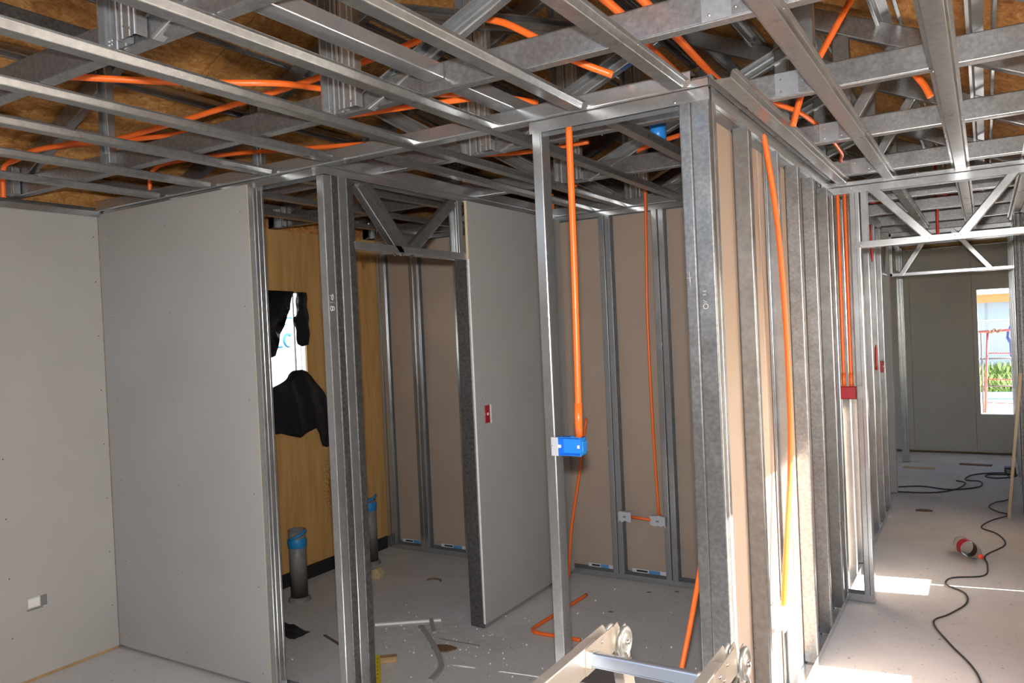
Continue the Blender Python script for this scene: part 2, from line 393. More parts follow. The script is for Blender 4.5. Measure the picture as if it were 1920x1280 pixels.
# ------------------------------------------------------------------ middle wall with its door header
wm = struct('wall_middle', (-2.5, 2.5, 0)); XM = -2.4705-.032
XE = -2.4705
member('post', (XE, 2.524, .01), (XE, 2.524, 2.40), C_prof(.048, .038, 0, False), (-1, 0, 0), M['galv'], wm)
def estud(y, w, prof=None, mt='galv', face=1, par=None, name='stud', x=None, z0=.01, z1=2.41):
    """stud whose web or open side looks east; y = its middle"""
    return member(name, ((XM if x is None else x)+.032*face, y, z0), ((XM if x is None else x)+.032*face, y, z1), prof or C_prof(w, .05, .007), (-face, 0, 0), M[mt], par or wm)
estud(2.571, .042, C_prof(.042, .05, .0, False), 'dark')
estud(2.620, .050, C_prof(.050, .05, .0, True), 'galv')
estud(2.669, .044, C_prof(.044, .05, .0, False), 'dark')
member('top_track', (XM, 2.50, 2.442), (XM, 4.70, 2.442), 'track', (0, 0, -1), M['galv'], wm)
member('ceiling_track', (XM+.034, 2.54, 2.47), (XM+.034, 4.70, 2.47), C_prof(.056, .05, 0, False), (-1, 0, 0), M['galv'], wm)
member('header_chord', (XM, 2.685, 2.085), (XM, 3.61, 2.085), 'track', (0, 0, 1), M['galv'], wm)
member('brace', (-2.492, 2.75, 2.40), (-2.492, 3.045, 2.10), C_prof(.045, .04, .008), (0, -.7, -.7), M['dull'], wm)
member('brace', (-2.480, 3.50, 2.40), (-2.480, 3.11, 2.10), C_prof(.06, .03, .0, False), (-1, 0, 0), M['dull'], wm)
member('brace', (-2.480, 2.80, 2.40), (-2.480, 3.09, 2.10), C_prof(.05, .03, .0, False), (-1, 0, 0), M['dull'], wm)
member('stud', (XM, 3.560, 2.09), (XM, 3.560, 2.41), 'stud', (0, -1, 0), M['galv'], wm)
member('jamb_stud', (XM, 3.592, .01), (XM, 3.592, 2.09), 'stud', (0, 1, 0), M['dark'], wm)
member('jamb_stud', (XM-.012, 3.588, .01), (XM-.012, 3.588, 2.09), C_prof(.088, .03, 0, False), (0, 1, 0), M['dark'], wm)
board('drywall_panel', 'x', -2.470, .0125, 3.592, 4.699, .03, 2.415, wm, 1)
member('bottom_track', (XM, 3.60, .002), (XM, 4.70, .002), 'track', (0, 0, 1), M['galv'], wm)
for y in (4.0, 4.4): member('stud', (XM, y, .01), (XM, y, 2.41), 'stud', (0, 1, 0), M['galv'], wm)
box('board_edge_strip', -2.4705, -2.4565, 3.583, 3.5925, 2.09, 2.415, M['drytape'], wm)
dots('screw_heads', [(-2.4575, y, z) for y in (3.66, 4.1, 4.62) for z in (.3, .8, 1.3, 1.8, 2.3)], .0035, (1, 0, 0), M['screw'], wm)
def strokes(name, lines, o, u, v, n, parent, r=.0011, m='chalk'):
    bm = bmesh.new(); o, u, v, n = Vector(o), Vector(u), Vector(v), Vector(n)
    for ln in lines: tube_bm([o+u*a+v*b+n*.0004 for a, b in ln], r, 5, bm)
    return link(name, bm_mesh(bm), M[m], parent)
def circ(cx, cy, rx, ry, n=12, a0=0, a1=360): return [(cx+rx*math.cos(R(a0+(a1-a0)*k/n)), cy+ry*math.sin(R(a0+(a1-a0)*k/n))) for k in range(n+1)]
# handwriting "Pi8", letters turned clockwise: letter-up points +y (right), reading runs down
Pz = lambda pts: [(-b, a) for a, b in pts]
strokes('chalk_writing', [[(0, 0), (0, .021)], [(-.007, .017), (.004, .021), (.016, .019), (.022, .014), (.014, .010), (0, .012)],
                          [(.031, .001), (.031, .011)], [(.032, .0155), (.033, .0175)],
                          circ(.058, .006, .011, .006), circ(.058, .018, .009, .006)],
        (-2.4700, 2.5085, 1.868), (0, 0, -1), (0, 1, 0), (1, 0, 0), wm, .0011)

# ------------------------------------------------------------------ closet front frame
wc = struct('wall_closet', (-1.1, 2.5, 0))
YC = 2.5335
member('top_track', (-1.415, YC, 2.440), (-.742, YC, 2.440), C_prof(.067, .045, 0, False), (0, 0, -1), M['galv'], wc)
member('top_track', (-1.415, YC-.001, 2.468), (-.742, YC-.001, 2.468), C_prof(.070, .028, 0, False), (0, 0, -1), M['galv'], wc)
member('conduit_stud', (-1.367, 2.533, .01), (-1.367, 2.533, 2.40), C_prof(.064, .037, 0, False), (-1, 0, 0), M['galv'], wc)
member('corner_stud', (-.826, 2.5035, .01), (-.826, 2.5035, 2.40), C_prof(.040, .06, 0, False), (0, 1, 0), M['span'], wc)
member('corner_stud', (-.7745, 2.5015, .01), (-.7745, 2.5015, 2.43), C_prof(.062, .032, 0, False), (0, 1, 0), M['span'], wc)
dots('screw_heads', [(-1.398, 2.501, 2.405), (-.857, 2.4995, 2.405), (-.835, 2.499, 2.457), (-1.12, 2.499, 2.462)], .005, (0, -1, 0), M['screw'], wc)
# lettering "H 10" scratched with chalk, turned clockwise on the corner stud
strokes('chalk_writing', [[(0, 0), (0, .012)], [(.012, 0), (.012, .011)], [(.030, 0), (.037, .013), (.038, 0)], circ(.050, .008, .008, .008)],
        (-.789, 2.5005, 1.775), (0, 0, -1), (1, 0, 0), (0, -1, 0), wc, .0008)
strokes('chalk_scratches', [[(0, .0), (.035, .002)], [(.019, -.008), (.018, .009)], [(.02, .003), (.045, .002)]], (-.832, 2.4995, 1.84), (0, 0, -1), (1, 0, 0), (0, -1, 0), wc, .0005)

# ------------------------------------------------------------------ back wall (bathroom and closet)
wb = struct('wall_back', (-2.4, 4.7, 0)); YB = 4.732
for x0, x1 in ((-4.11, -2.90), (-2.897, -1.72), (-1.717, -.83)):
    board('drywall_panel', 'y', 4.765, .0125, x0, x1, .045, 2.43, wb, 1)
member('bottom_track', (-4.11, YB, .002), (-.83, YB, .002), 'track', (0, 0, 1), M['galv'], wb)
member('top_track', (-4.11, YB, 2.442), (-.83, YB, 2.442), 'track', (0, 0, -1), M['galv'], wb)
member('ceiling_track', (-4.11, YB-.034, 2.47), (-.83, YB-.034, 2.47), C_prof(.056, .05, 0, False), (0, 1, 0), M['galv'], wb)
def nstud(x, par, y, mt='galv', side=1, p='stud', name='stud', z1=2.43): return member(name, (x, y, .01), (x, y, z1), p, (side, 0, 0), M[mt], par)
nstud(-4.08, wb, YB, side=1); nstud(-4.118, wb, YB, side=1, p=C_prof(.064, .03, .008))
for x, s in ((-3.751, -1), (-3.747, 1), (-3.33, -1), (-2.80, 1), (-2.132, -1), (-2.128, 1), (-1.762, -1), (-1.757, 1), (-1.36, 1), (-.96, 1)): nstud(x, wb, YB, side=s)
def endtape(x0, x1, par):
    o = box('end_tape', x0, x1, 4.7625, 4.7640, .040, .064, M['tapewhite'], par, 0)
    w = x1-x0
    box('tape_band', x0+w*.45, x0+w*.75, 4.7615, 4.7624, .040, .063, M['tapeblue'], o, 0)
    box('tape_print', x0+w*.12, x0+w*.42, 4.7615, 4.7624, .046, .058, M['ink'], o, 0)
endtape(-2.38, -2.18, wb); endtape(-2.06, -1.80, wb); endtape(-1.5, -1.42, wb); endtape(-4.02, -3.78, wb); endtape(-3.64, -3.38, wb)

# ------------------------------------------------------------------ corridor wall (studs open to the corridor)
wk = struct('wall_corridor', (-.77, 5, 0)); XK = -.773
for y0, y1 in ((2.54, 3.375), (3.378, 4.59), (4.593, 4.74), (4.78, 6.0), (6.003, 7.30)):
    board('drywall_panel', 'x', -.806, -.0125, y0, y1, .02, 2.42, wk, -1)
for a, b in ((2.52, 4.87), (4.95, 7.30)):
    member('bottom_track', (XK, a, .002), (XK, b, .002), C_prof(.066, .045, 0, False), (0, 0, 1), M['galv'], wk)
    member('top_track', (XK, a, 2.442), (XK, b, 2.442), C_prof(.067, .05, 0, False), (0, 0, -1), M['galv'], wk)
member('ceiling_track', (XK+.001, 2.50, 2.470), (XK+.001, 7.30, 2.470), C_prof(.068, .028, 0, False), (0, 0, -1), M['galv'], wk)
member('stud', (XK, 2.537, .01), (XK, 2.537, 2.42), C_prof(.064, .032, .009), (0, 1, 0), M['galv'], wk)
for y, s, mt in ((2.99, 1, 'dull'), (3.50, -1, 'galv'), (3.895, 1, 'span'), (4.29, 1, 'span'), (4.70, 1, 'dull'), (5.24, 1, 'galv'), (5.64, 1, 'galv'), (6.05, 1, 'galv'), (6.45, 1, 'galv'), (6.86, 1, 'galv'), (7.26, 1, 'galv')):
    member('stud', (XK, y, .01), (XK, y, 2.405), C_prof(.064, .036, .008, False), (0, s, 0), M[mt], wk)

# ------------------------------------------------------------------ doorway frame across the corridor
dw = struct('door_1', (-.7, 4.87, 0)); YD = 4.905
member('post', (-.741, YD, .01), (-.741, YD, 2.41), C_prof(.064, .032, .008), (-1, 0, 0), M['galv'], dw)
member('post', (-.655, YD, .01), (-.655, YD, 2.41), C_prof(.070, .030, .0, False), (1, 0, 0), M['galv'], dw)
member('post', (-.600, YD, .01), (-.600, YD, 2.41), C_prof(.070, .022, .0, False), (-1, 0, 0), M['galv'], dw)
member('post', (-.597, YD, 2.08), (-.597, YD, 2.41), C_prof(.068, .036, .0, False), (1, 0, 0), M['galv'], dw)
member('bottom_track', (-.79, YD, .002), (-.600, YD, .002), C_prof(.072, .045, 0, False), (0, 0, 1), M['galv'], dw)
member('header_chord', (-.80, YD, 2.425), (.53, YD, 2.425), C_prof(.072, .044, 0, False), (0, 0, -1), M['galv'], dw)
member('ceiling_track', (-.80, YD, 2.452), (.53, YD, 2.452), C_prof(.070, .026, 0, False), (0, 0, -1), M['galv'], dw)
member('header_chord', (-.645, YD, 2.062), (.53, YD, 2.062), C_prof(.072, .036, 0, False), (0, 0, 1), M['galv'], dw)
for a, b in (((-.535, 2.40), (-.25, 2.082)), ((.16, 2.40), (-.10, 2.082))):
    member('brace', (a[0], 4.872, a[1]), (b[0], 4.872, b[1]), C_prof(.046, .03, 0, False), (0, 1, 0), M['galv'], dw)
dots('screw_heads', [(-.79, 4.868, 2.43), (-.64, 4.868, 2.41), (-.60, 4.868, 2.075), (-.25, 4.868, 2.08), (-.13, 4.868, 2.085), (-.10, 4.868, 2.085), (-.3, 4.868, 2.44), (.05, 4.868, 2.44), (-.605, 4.868, .02)], .004, (0, -1, 0), M['screw'], dw)

# ------------------------------------------------------------------ inner cross wall, second header, far room
wi = struct('wall_inner', (-2.5, 7.98, 0))
for x0, x1 in ((-4.11, -2.9), (-2.897, -1.70), (-1.697, -.755)):
    board('drywall_panel', 'y', 7.97, .0125, x0, x1, .015, 2.42, wi, -1)
    board('drywall_panel', 'y', 8.06, .0125, x0, x1, .015, 2.42, wi, 1)
member('end_stud', (-.76, 8.022, .01), (-.76, 8.022, 2.42), 'stud', (-1, 0, 0), M['galv'], wi)
member('top_track', (-4.1, 8.022, 2.44), (-.75, 8.022, 2.44), 'track', (0, 0, -1), M['galv'], wi)
d2 = struct('door_2', (-.25, 8.1, 0)); Y2 = 8.16
member('header_chord', (-.775, Y2, 2.025), (.30, Y2, 2.025), C_prof(.066, .030, 0, False), (0, 0, 1), M['galv'], d2)
member('header_chord', (-.80, Y2, 2.44), (.53, Y2, 2.44), C_prof(.066, .036, 0, False), (0, 0, -1), M['galv'], d2)
member('post', (.262, Y2, 2.03), (.262, Y2, 2.43), C_prof(.066, .036, .008), (-1, 0, 0), M['galv'], d2)
member('post', (-.735, Y2, 2.03), (-.735, Y2, 2.43), C_prof(.066, .05, .0, False), (-1, 0, 0), M['galv'], d2)
member('brace', (-.665, 8.126, 2.04), (-.42, 8.126, 2.42), C_prof(.045, .03, 0, False), (0, 1, 0), M['galv'], d2)
member('brace', (.055, 8.126, 2.04), (-.24, 8.126, 2.42), C_prof(.045, .03, 0, False), (0, 1, 0), M['galv'], d2)
member('header_chord', (-.79, 7.34, 2.03), (-.79, 8.12, 2.03), C_prof(.05, .030, 0, False), (0, 0, 1), M['galv'], d2)
member('brace', (-.77, 7.42, 2.42), (-.77, 7.72, 2.05), C_prof(.04, .03, 0, False), (-1, 0, 0), M['galv'], d2)
member('brace', (-.77, 8.04, 2.42), (-.77, 7.78, 2.05), C_prof(.04, .03, 0, False), (-1, 0, 0), M['galv'], d2)
d3 = struct('door_3', (-.8, 9.7, 0))
member('jamb_stud', (-.815, 9.72, .01), (-.815, 9.72, 2.43), C_prof(.07, .05, .0, True), (0, 1, 0), M['galv'], d3)
member('jamb_stud', (-.79, 9.80, .01), (-.79, 9.80, 2.43), C_prof(.12, .04, .0, True), (-1, 0, 0), M['galv'], d3)
member('header_chord', (-.80, 8.1, 2.09), (-.80, 9.7, 2.09), C_prof(.06, .03, 0, False), (0, 0, 1), M['galv'], d3)
member('top_track', (-.80, 8.1, 2.43), (-.80, 10.4, 2.43), C_prof(.06, .04, 0, False), (0, 0, -1), M['galv'], d3)
# end wall with its window
we = struct('wall_end', (-2, 10.47, 0)); YE = 10.47; WX0, WX1, WZ0, WZ1 = -.082, .285, .47, 1.912
def be(x0, x1, z0, z1): board('drywall_panel', 'y', YE, .0125, x0, x1, z0, z1, we, -1, [M['dry'], M['dryback'], M['dry']])
be(-.775, -.135, .03, 2.43); be(-.131, WX0, .03, 2.43); be(WX0, WX1, .03, WZ0); be(WX0, WX1, WZ1, 2.43); be(WX1, .545, .03, 2.43)
be(-4.11, -2.6, .03, 2.43); be(-2.597, -1.4, .03, 2.43); be(-1.397, -.779, .03, 2.43)
for x0, x1, z0, z1 in ((-4.30, WX0, -.1, 2.6), (WX1, .65, -.1, 2.6), (WX0, WX1, -.1, WZ0), (WX0, WX1, WZ1, 2.6)):
    box('plywood_sheet', x0, x1, 10.60, 10.615, z0, z1, M['ply'], we, 0)
dots('screw_heads', [(x, YE-.0005, z) for x in (-.155, -.112, -.45, -.73) for z in (.1, .35, .6, .85, 1.15, 1.45, 1.75, 2.05, 2.35)], .005, (0, -1, 0), M['screw'], we)
member('top_track', (-.78, YE+.045, 2.44), (.54, YE+.045, 2.44), 'track', (0, 0, -1), M['galv'], we)
w2 = struct('window_2', (.1, 10.5, .47))
box('reveal', WX0-.02, WX0, 10.48, 10.60, WZ0, WZ1, M['roofwhite'], w2); box('reveal', WX1, WX1+.02, 10.48, 10.60, WZ0, WZ1, M['roofwhite'], w2)
box('sill', WX0-.02, WX1+.02, 10.475, 10.62, WZ0-.02, WZ0, M['roofwhite'], w2); box('lintel', WX0-.02, WX1+.02, 10.48, 10.60, WZ1, WZ1+.02, M['roofwhite'], w2)
# partition to the right of the corridor's far end
wp = struct('partition', (.25, 7.5, 0)); wp.name = 'wall_partition'
member('end_stud', (.245, 7.42, .01), (.245, 7.42, 2.43), C_prof(.07, .04, .0, True), (0, 1, 0), M['dark'], wp)
member('end_stud', (.215, 7.47, .01), (.215, 7.47, 2.43), C_prof(.05, .03, .0, False), (1, 0, 0), M['galv'], wp)
for y0, y1 in ((7.52, 8.72), (8.723, 10.465)): board('drywall_panel', 'x', .262, .0125, y0, y1, .02, 2.43, wp, 1)
for y in (7.9, 8.3, 8.7, 9.1, 9.5, 9.9, 10.3): member('stud', (.245, y, .01), (.245, y, 2.42), C_prof(.03, .03, 0, False), (0, 1, 0), M['galv'], wp)
member('top_track', (.245, 7.4, 2.44), (.245, 10.46, 2.44), C_prof(.06, .04, 0, False), (0, 0, -1), M['galv'], wp)

# ------------------------------------------------------------------ right outer wall with its openings
wr = struct('wall_right', (XW, 3, 0))
openings = [(2.25, 2.78, .59, 1.88), (3.27, 4.10, .59, 1.90), (5.29, 5.60, .59, 1.98), (6.55, 6.95, .6, 2.05), (8.4, 9.6, .6, 1.9)]  # last but one is added to brighten the far corridor
ys = [-1.8]
for a, b, z0, z1 in openings:
    ys += [a, b]
ys.append(10.62)
for i in range(0, len(ys), 2):
    box('plywood_sheet', XW, XW+.012, ys[i], ys[i+1], 0, 2.6, M['ply'], wr, 0)
for k, (a, b, z0, z1) in enumerate(openings):
    if k == 2:
        box('plywood_sheet', XW, XW+.012, a, 5.50, 0, z0, M['ply'], wr, 0); box('plywood_sheet', XW, XW+.012, 5.512, b, 0, z0, M['ply'], wr, 0)
    else: box('plywood_sheet', XW, XW+.012, a, b, 0, z0, M['ply'], wr, 0)
    box('plywood_sheet', XW, XW+.012, a, b, z1, 2.6, M['ply'], wr, 0)
    for y in (a-.03, b+.03): member('stud', (XW-.035, y, .01), (XW-.035, y, 2.43), 'stud', (0, 1 if y > b else -1, 0), M['galv'], wr)
for y0, y1 in ((4.2, 5.2), (5.7, 6.2), (7.35, 8.3)): board('drywall_panel', 'x', XW-.085, .0125, y0, y1, .02, 2.42, wr, -1)

# added unseen roof that keeps the sun out of the added side opening
pr_ = struct('trim_1', (2.4, 7.2, 2.3)); pr_.name = 'ceiling_sun_blocker'
box('sun_blocker_sheet', .70, 4.3, 6.12, 8.6, 2.30, 2.34, M['roofwhite'], pr_, 0); 
for y in (6.16, 8.5): box('post', 4.2, 4.28, y, y+.08, -.3, 2.3, M['wood'], pr_)

# rear wall of the front room, behind the camera, open on its right half
wz = struct('wall_rear', (-2, -1.8, 0))
box('plywood_sheet', -4.3, -.05, -1.812, -1.8, 0, 2.6, M['ply'], wz, 0); box('plywood_sheet', -.05, .56, -1.812, -1.8, 2.1, 2.6, M['ply'], wz, 0)
for x0, x1 in ((-4.19, -2.98), (-2.977, -1.77), (-1.767, -.62), (-.617, -.06)): board('drywall_panel', 'y', -1.72, -.0125, x0, x1, .02, 2.42, wz, 1)

# ------------------------------------------------------------------ roof deck, purlins
XR = -1.86
zt_r = lambda x: 2.79-.47*x
zt_l = lambda x: 2.67+.45*(x+4.02)
rf = struct('ceiling', (XR, 4, 3.6))
def slab(x0, x1, y0, y1, zf, name='osb_panel', m='osb', t=.011, off=.036):
    bm = bmesh.new(); vs = []
    for x in (x0, x1):
        for y in (y0, y1):
            for z in (zf(x)+off, zf(x)+off+t): vs.append(bm.verts.new((x, y, z)))
    for f in ((0, 1, 3, 2), (4, 6, 7, 5), (0, 4, 5, 1), (2, 3, 7, 6), (0, 2, 6, 4), (1, 5, 7, 3)): bm.faces.new([vs[i] for i in f])
    bmesh.ops.recalc_face_normals(bm, faces=bm.faces)
    return link(name, bm_mesh(bm), M[m], rf)
yy = [-1.6, .1, 2.54, 4.98, 7.42, 9.86, 10.9]
xr = [XR+.002, -.74, .36, .95]; xl = [XR-.002, -2.97, -4.08, -4.55]
for j in range(len(yy)-1):
    for a, b in zip(xr, xr[1:]): slab(a+.002, b-.002, yy[j]+.002, yy[j+1]-.002, zt_r)
    for a, b in zip(xl, xl[1:]): slab(b+.002, a-.002, yy[j]+.002, yy[j+1]-.002, zt_l)
for j in range(0, 1):
    pass
cv = bmesh.new()
for s, z in ((1, zt_r), (-1, zt_l)):
    x0, x1 = (XR, .95) if s > 0 else (-4.55, XR)
    vs = [cv.verts.new((x, y, z(x)+.052)) for x, y in ((x0, -1.6), (x1, -1.6), (x1, 10.9), (x0, 10.9))]; cv.faces.new(vs)
    vs2 = [cv.verts.new((v_.co.x, v_.co.y, v_.co.z+.004)) for v_ in vs]; cv.faces.new(vs2[::-1])
link('roof_membrane', bm_mesh(cv), M['membrane'], rf)
sr, sl = Vector((1, 0, -.47)).normalized(), Vector((1, 0, .45)).normalized()
nr, nl = Vector((.47, 0, 1)).normalized(), Vector((-.45, 0, 1)).normalized()
for x in (.36, .02, -.32, -.72, -1.1, -1.5):
    member('purlin', (x, -1.6, zt_r(x)+.0325), (x, 10.9, zt_r(x)+.0325), 'purlin', (0, 0, -1), M['galv'], rf)
for x in (-2.25, -2.65, -3.05, -3.45, -3.85, -4.2):
    member('purlin', (x, -1.6, zt_l(x)+.0325), (x, 10.9, zt_l(x)+.0325), 'purlin', (0, 0, -1), M['galv'], rf)
box('fascia_board', -4.31, -4.30, -1.6, 3.70, 2.44, 2.63, M['osb'], rf, 0); box('fascia_board', -4.31, -4.30, 4.12, 10.9, 2.44, 2.63, M['osb'], rf, 0)
box('fascia_board', -4.31, -4.30, 3.70, 4.12, 2.44, 2.535, M['osb'], rf, 0); box('fascia_board', -4.31, -4.30, 3.70, 4.12, 2.575, 2.63, M['osb'], rf, 0)
box('fascia_board', .66, .67, -1.6, 10.9, 2.3, 2.5, M['osb'], rf, 0)
gb = bmesh.new()
vs = [gb.verts.new(p) for p in ((-4.3, 10.605, 2.58), (.65, 10.605, 2.5), (XR, 10.605, 3.66))]; ws = [gb.verts.new(v_.co+Vector((0, .012, 0))) for v_ in vs]
gb.faces.new(vs); gb.faces.new(ws[::-1])
link('gable_panel', bm_mesh(gb), M['osb'], rf)

# ------------------------------------------------------------------ roof trusses
TY = [-.44, .40, 1.245, 2.055, 2.905, 3.785, 4.752, 5.97, 6.81, 7.68, 8.55, 9.4, 10.2]
TL = {2: 'steel roof truss nearest the camera, crossing above the left room', 3: 'second roof truss, just in front of the closet header, orange conduit behind it',
      4: 'third roof truss, just behind the front wall and closet header', 5: 'fourth roof truss, over the middle of the closet and corridor',
      6: 'fifth roof truss, right in front of the doorway header', 7: 'sixth roof truss, first one seen through the doorway header', 8: 'seventh roof truss, second one seen beyond the doorway header',
      9: 'eighth roof truss, third one seen beyond the doorway header', 10: 'ninth roof truss, just past the second header', 11: 'tenth roof truss, last but one before the end wall', 12: 'last roof truss, close to the end wall'}
for i, y in enumerate(TY):
    if i < 1: continue
    lab = TL.get(i, 'roof truss above the camera, before the first one in view')
    t = thing('roof_truss', lab, 'roof truss', (XR, y, 2.465), 'roof trusses across the house')
    bc = M['span']
    member('bottom_chord', (-4.28, y, 2.511), (.62, y, 2.511), 'chord', (0, 1, 0), bc, t)
    # top chords
    member('top_chord', (XR, y, zt_r(XR)-.048), (.70, y, zt_r(.70)-.048), 'chord', (0, 1, 0), M['span'], t)
    member('top_chord', (XR, y, zt_l(XR)-.048), (-4.45, y, zt_l(-4.45)-.048), 'chord', (0, 1, 0), M['span'], t)
    member('king_post', (-1.935, y-.004, 2.47), (-1.935, y-.004, 3.60), 'king', (0, -1, 0), M['galv'], t)
    member('king_post', (-1.853, y-.040, 2.47), (-1.853, y-.040, 3.60), 'web', (0, 1, 0), M['galv'], t)
    member('diagonal_web', (-1.80, y+.022, 2.49), (-.68, y+.022, 2.95), 'web', (0, -1, 0), M['galv'], t)
    if i > 3: member('diagonal_web', (-2.0, y+.022, 2.49), (-2.95, y+.022, 3.06), 'web', (0, -1, 0), M['galv'], t)
    member('vertical_web', (-.52, y+.004, 2.50), (-.52, y+.004, zt_r(-.52)-.03), C_prof(.07, .035, 0, False), (0, 1, 0), M['dull'], t)
    member('vertical_web', (-3.32, y+.004, 2.50), (-3.32, y+.004, zt_l(-3.32)-.03), 'web', (0, -1, 0), M['galv'], t)
    member('vertical_web', (-4.14, y-.004, 2.47), (-4.14, y-.004, 2.60), 'king', (0, -1, 0), M['galv'], t)
    if i in (5, 6): member('vertical_web', (-.78, y+.004, 2.50), (-.78, y+.004, zt_r(-.78)-.03), C_prof(.06, .035, 0, False), (0, 1, 0), M['dull'], t)
    if i in (3, 5, 6): member('diagonal_web', (-.52, y+.03, 2.50), (-.30, y+.03, 2.86), C_prof(.05, .03, 0, False), (0, 1, 0), M['galv'], t)
    if i in (3, 4, 5, 6):
        bm = box_bm(-.62, -.54, y-.0025, y-.0005, 2.468, 2.553); link('splice_plate', bm_mesh(bm), M['galv'], t)
    dots('screw_heads', [(x, y-.006, z) for x in (-1.97, -1.90) for z in (2.49, 2.50)]+[(-1.84, y-.042, 2.49), (-1.865, y-.042, 2.50), (-.60, y-.003, 2.485), (-.60, y-.003, 2.53)]+[(x, y-.002, 2.49) for x in (-3.34, -3.3, -.53)], .004, (0, -1, 0), M['screw'], t)
t = thing('lateral_brace', 'long grey lateral brace lying between the second and third trusses over the hall', 'brace', (-1.5, 1.25, 2.5))
member('channel', (-1.505, 1.30, 2.50), (-1.505, 2.05, 2.50), 'brace', (0, 0, 1), M['galv'], t)
member('channel', (-1.505, 2.10, 2.50), (-1.505, 2.90, 2.50), 'brace', (0, 0, 1), M['galv'], t)
t = thing('lateral_brace', 'sloping steel brace high in the roof, falling to the right behind the conduit bend', 'brace', (-1.6, 2.86, 3.0))
member('channel', (-2.45, 2.868, 3.235), (-1.22, 2.868, 2.823), 'web', (0, -1, 0), M['dull'], t)
t = thing('lateral_brace', 'wide brown-reflecting blocking channel under the roof at top left of the picture', 'brace', (-3.2, 1.2, 3.0))
member('channel', (-3.19, .46, 2.985), (-3.19, 2.02, 2.985), C_prof(.085, .03, 0, False), (-1, 0, 0), M['dark'], t)

# ------------------------------------------------------------------ ceiling furring channels
FX = [(-4.235, 'against the left wall, above its drywall'), (-3.62, 'second from the left wall'), (-3.215, 'third from the left wall'), (-2.785, 'fourth from the left wall'), (-2.385, 'running to the bare corner post'),
      (-1.98, 'running over the hall all the way to the back wall'), (-1.60, 'crossing the front ceiling track left of the closet stud'), (-1.20, 'ending at the closet header above the blue box'),
      (-.83, 'ending at the closet corner post'), (-.715, 'along the top of the corridor stud wall'), (-.445, 'along the corridor ceiling, left of middle'), (-.09, 'along the middle of the corridor ceiling'), (.225, 'at the right edge of the corridor ceiling')]
FE = [2.5, 2.48, 2.48, 2.48, 2.46, 4.70, 4.70, 2.475, 2.475, 4.86, 8.0, 8.0, 8.0]
F0 = [-1.2, -1.2, -1.2, -1.2, -1.2, -1.2, -1.2, -1.2, -1.2, 2.47, -1.2, -1.2, -1.2]
for (x, d), e, s in zip(FX, FE, F0):
    t = thing('furring_channel', 'galvanised hat channel '+d, 'ceiling channel', (x, e, 2.44), 'ceiling furring channels')
    x2 = x-.012 if e < 4.7 else x
    if x == -.715: prof = hat_prof(.05, .022, .008, .014); x2 = -.688
    elif x > -.5: prof = hat_prof(.052, .022, .004, .012); x2 = x
    else: prof = 'hat'
    dirz = (0, 0, 1)
    member('channel', (x2, s, 2.4415), (x2, e, 2.4415), prof, dirz, M['dull'], t)
    dots('screw_heads', [(x2+(.03 if i % 2 else -.03), y+.02, 2.462) for i, y in enumerate(TY) if s < y < e], .004, (0, 0, -1), M['screw'], t)
# short channels inside the closet
for x, e, d in ((-2.21, 4.70, 'inside the hall next to the middle wall'), (-1.19, 4.70, 'inside the closet, near its right side'), (-1.60, 4.70, '')):
    if not d: continue
    t = thing('furring_channel', 'short hat channel '+d, 'ceiling channel', (x, 3.6, 2.44), 'ceiling furring channels')
    member('channel', (x, 2.58, 2.4415), (x, e, 2.4415), 'hat', (0, 0, 1), M['dull'], t)
for x in (-3.7, -3.25, -2.8):
    t = thing('furring_channel', {-3.7: 'bathroom hat channel nearest the plywood wall', -3.25: 'middle bathroom hat channel behind the bare post', -2.8: 'bathroom hat channel nearest the door header'}[x], 'ceiling channel', (x, 3.6, 2.44), 'ceiling furring channels')
    member('channel', (x, 2.58, 2.4415), (x, 4.70, 2.4415), 'hat', (0, 0, 1), M['dull'], t)
    dots('screw_heads', [(x, 3.0, 2.44)], .004, (0, 0, -1), M['screw'], t)

# ------------------------------------------------------------------ conduits
def conduit(label, path, r=.0105, m='orange', n=6, coup=(), name='conduit'):
    t = thing(name, label, 'conduit', path[0])
    tube('pipe', path, r, M[m], t, 10, n)
    for a, b in coup:
        tube('coupling', [a, b], r*1.18, M[m], t, 10, 0)
    return t
conduit('thick orange conduit dropping straight into the blue box in the closet front', [(-1.262, 2.520, 2.42), (-1.264, 2.520, 2.0), (-1.272, 2.522, 1.5), (-1.279, 2.525, 1.275)], .0125, coup=[((-1.2755, 2.5235, 1.40), (-1.279, 2.525, 1.275))])
conduit('long orange conduit rising to a broad bend at the top of the picture', [(-4.135, 1.985, 2.45), (-4.123, 1.985, 2.575), (-4.09, 1.99, 2.612), (-4.0, 2.0, 2.622), (-3.86, 2.00, 2.64), (-3.64, 2.10, 2.66), (-3.521, 2.20, 2.675), (-3.124, 2.22, 2.68), (-2.662, 2.25, 2.70), (-2.207, 2.30, 2.733), (-1.896, 2.30, 2.750), (-1.717, 2.30, 2.765), (-1.572, 2.30, 2.782), (-1.50, 2.30, 2.780), (-1.42, 2.30, 2.752), (-1.351, 2.30, 2.716), (-1.221, 2.32, 2.628), (-1.154, 2.36, 2.574), (-1.04, 2.42, 2.515)], .0125)
conduit('orange conduit lying low over the left room, from the wall bend to the second truss', [(-4.12, 2.15, 2.712), (-3.731, 2.20, 2.690), (-3.245, 2.25, 2.651), (-2.738, 2.30, 2.621), (-2.203, 2.35, 2.575), (-1.821, 2.40, 2.560), (-1.60, 2.45, 2.556)], .0115)
